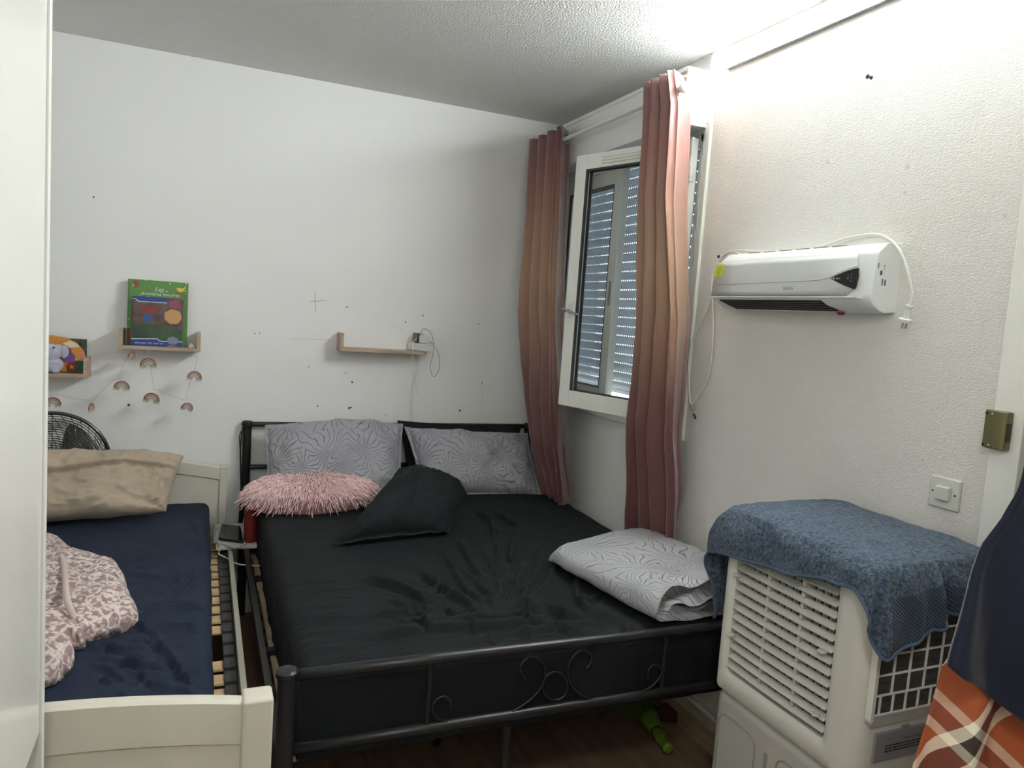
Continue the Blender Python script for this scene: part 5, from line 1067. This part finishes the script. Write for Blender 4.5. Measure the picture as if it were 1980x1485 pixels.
for i in range(len(E_)):
    e, h = E_[i], H_[i]; row = []; s = i/len(E_); od = (e-c)*np.array([1, 1, 0]); od /= np.linalg.norm(od)
    for k in range(nk):
        t = (k/nk); p = c*(1-t)+e*t; z = p[2]+.005*fbm(p[0]*9, p[1]*9, 2, 3)+.004*fbm(p[0]*3, p[1]*14, 5, 2); row.append((p[0], p[1], z-.012*t**6))
    for k in range(ne+1):
        t = k/ne; ho = 1-(1-t)**2.2; p = e*(1-ho)+h*ho; z = e[2]-.012+(h[2]-e[2]+.012)*(t**1.25)
        f = (.008*sin(s*2*pi*17+2*fbm(s*9, t, 1, 2))+.010*fbm(s*22, t*1.5, 4, 3))*min(1, t*1.4); f = max(f, -.006)
        row.append((min(p[0]+od[0]*f, XW-.004), p[1]+od[1]*f, z+.003*fbm(s*30, t*4, 8, 2)))
    P.append(row)
cols = len(P[0]); mb = MB(); UVt = []
for i in range(len(P)): mb.v += [tuple(map(float, p)) for p in P[i]]
for i in range(len(P)):
    i2 = (i+1) % len(P); g = i/len(P)*len(ST)
    for j in range(cols-1):
        lim = nk+ne*(.42 if g < 13 else .52); ribbed = (8.4 < g < 19) and j > lim
        mb.f.append((i*cols+j, i2*cols+j, i2*cols+j+1, i*cols+j+1)); mb.m.append(1 if ribbed else 0)
build('towel_cloth', mb, [M['towel'], M['towelr']], tw, smooth=True, mods=[('solid', .006, 1)])
mb = MB(); mb.tube([Vector(p[-1])+Vector((0, 0, .001)) for p in P], .0042, 6, closed=True); build('hem', mb, mat('towel_hem', rgb(74, 92, 112), .9), tw, smooth=True)
# ================================================================== CLOTHES ON THE DOOR
PD = V3((1.09, .75, 0)); DD = V3((.891, -.454, 0)); DN = V3((.454, .891, 0))
def garment(name, left, zt, zb, wdt, m, label, cat, seed, th, uvs, nu=90, nv=60, off=0, foldk=3.2, amp=.014, sleeve=None):
    P = []; UV = []
    for i in range(nv+1):
        v = i/nv; row = []
        for j in range(nu):
            a = j/nu; fr_ = a < .5; u = a*2 if fr_ else 2-2*a
            zb_ = zb(u); z = zb_+(zt-zb_)*v; sl = float(np.interp(z, [q[0] for q in left], [q[1] for q in left])); s = sl+u*wdt*(1-.25*v)
            ed = sin(pi*min(1, max(0, u)))**.5 if 0 < u < 1 else 0
            fo = amp*sin(2*pi*foldk*(u+.30*v)+seed+1.5*fbm(u*2, v*2, seed, 2))*(1-.3*v)+.010*fbm(u*5, v*2.5+u*3, seed, 3)
            d = off+(fo+th*ed if fr_ else -th*ed+fo*.5)
            p = PD+DD*s+DN*d*-1; row.append((p[0], p[1], z)); UV.append((s*uvs, z*uvs))
        P.append(row)
    PT = [[P[i][j] for i in range(nv+1)] for j in range(nu)]
    mb = MB(); mb.v = [p for r in P for p in r]
    for i in range(nv):
        for j in range(nu): j2 = (j+1) % nu; mb.f.append((i*nu+j, i*nu+j2, (i+1)*nu+j2, (i+1)*nu+j)); mb.m.append(0)
    return tag(build(name, mb, m, None, smooth=True, mods=[('solid', .0015)], uv=UV), label, cat)
def sz(pts, off):
    out = []
    for a, b in pts: p = on_plane(a, b, PD-DN*off, DN); out.append((float(p[2]), float((p-PD)@DD)))
    return out
TL = sz([(1822, 1278), (1826, 1262), (1850, 1190), (1875, 1112), (1899, 1060), (1940, 1012), (1974, 955), (1994, 895), (2015, 820)], .034); TH = sz([(1822, 1278), (1842, 1296), (1880, 1316), (1925, 1358), (1985, 1402)], .034)
s0 = TH[0][1]
tee = garment('t_shirt', TL+[(1.6, TL[-1][1]+.03)], 1.50, lambda u: float(np.interp(s0+u*.46, [q[1] for q in TH]+[s0+.6], [q[0] for q in TH]+[TH[-1][0]-.12])), .46, M['tee'], 'navy blue T-shirt hanging on the open door at the right edge', 'shirt', 1.2, .030, 1, off=.022, foldk=2.6, amp=.030)
pla = garment('plaid_shirt', sz([(1700, 1700), (1725, 1600), (1757, 1485), (1770, 1450), (1790, 1400), (1812, 1340), (1829, 1292), (1860, 1250), (1890, 1180)], -.014), .96, lambda u: .22+.03*sin(u*6), .44, M['plaid'], 'orange plaid shirt hanging below the navy T-shirt', 'shirt', 4.4, .014, 8, off=-.014, foldk=3.6, amp=.020)
mb = MB(); c = on_plane(1978, 945, PD-DN*.05, DN); mb.tube([Vector(c)+Vector(DD)*(.014*cos(a*pi/8)+.012)+Vector((0, 0, .017*sin(a*pi/8))) for a in range(16)], .0025, 5, closed=True)
hk = MB(); q = PD+DD*.30-DN*0; lf = q+DN*-.083; hk.tube(spline([V3((q[0]-.454*.045, q[1]-.891*.045, 1.50)), V3((q[0]-.454*.02, q[1]-.891*.02, 1.47)), V3((q[0], q[1], 1.48)), V3((q[0]+.454*.012, q[1]+.891*.012, 1.53))], 5), .005, 8)
hk.box(-.0, .0, 0, 0, 0, 0); 
build('coat_hook', hk, M['chrome'], door)
# ================================================================== UNDER THE BED
wk = thing('toy_whisk', on_z(1275, 1410, FZ+.01), 'lime green plastic broom head handle lying on the floor under the bed', 'broom')
a = V3(on_z(1291, 1446, FZ+.03)); b = V3(on_z(1268, 1412, FZ+.03)); c = V3(on_z(1256, 1388, FZ+.04)); d = V3(on_z(1232, 1365, FZ+.04)); ax = b-a; l = np.linalg.norm(ax)
mb = MB(); mb.lathe([(.012, -.012), (.020, -.008), (.022, 0), (.020, .01), (.018, l*.5), (.019, l*.85), (.024, l)], a, ax, 20)
for k in range(5): mb.lathe([(.0195, l*(.35+.1*k)), (.0215, l*(.37+.1*k)), (.0195, l*(.39+.1*k))], a, ax, 20)
build('handle', mb, M['green'], wk, smooth=True)
l2 = np.linalg.norm(c-b); mb = MB(); mb.lathe([(.024, 0), (.029, .004), (.030, l2*.4), (.036, l2*.8), (.038, l2*1.1), (.034, l2*1.15)], b, c-b, 22); build('ferrule', mb, M['green'], wk, smooth=True)
mb = MB(); dv = Vector(d-c).normalized()
for k in range(70):
    a_ = random.uniform(0, 2*pi); r = .034*sqrt(random.random()); u = dv.orthogonal().normalized(); w = dv.cross(u); s = Vector(c)+u*r*cos(a_)+w*r*sin(a_); e = s+dv*.12+(u*r*cos(a_)+w*r*sin(a_))*.9; s.z = max(s.z, FZ+.004); e.z = max(e.z, FZ+.004); mb.tube([s, e], .0014, 4)
build('bristles', mb, M['green'], wk)
P = [on_z(a, b, FZ+.045) for a, b in ((1262, 1372), (1300, 1352), (1322, 1356), (1326, 1382), (1300, 1378))]
mb = MB(); pr_ = [tuple(p[:2]) for p in P]; mb.prism(pr_, lambda p, s: (p[0], p[1], FZ+.05 if s else FZ+.0)); tag(build('cloth_scrap', mb, M['garn'], None, bevel=.006), 'dark garnet cloth on the floor against the baseboard under the bed', 'cloth')
# ================================================================== LIGHT
w = bpy.data.worlds.new('world'); S.world = w; w.use_nodes = True; bg = w.node_tree.nodes['Background']; bg.inputs[0].default_value = (.88, .94, 1, 1); bg.inputs[1].default_value = 3.0
def lamp(nm, typ, loc, e, col, size=.3, rot=None, **k):
    l = bpy.data.lights.new(nm, typ); l.energy = e; l.color = col
    if typ == 'AREA': l.shape = 'RECTANGLE'; l.size = size[0]; l.size_y = size[1]
    o = bpy.data.objects.new(nm, l); COL.objects.link(o); o.location = loc
    if rot: o.rotation_euler = rot
    return o
S.view_settings.view_transform = 'Standard'; S.view_settings.look = 'None'; S.view_settings.gamma = 1; S.view_settings.use_curve_mapping = False
S.view_settings.exposure = 2.15
for o in S.objects:
    if o.parent is None: o.location.z -= FZ
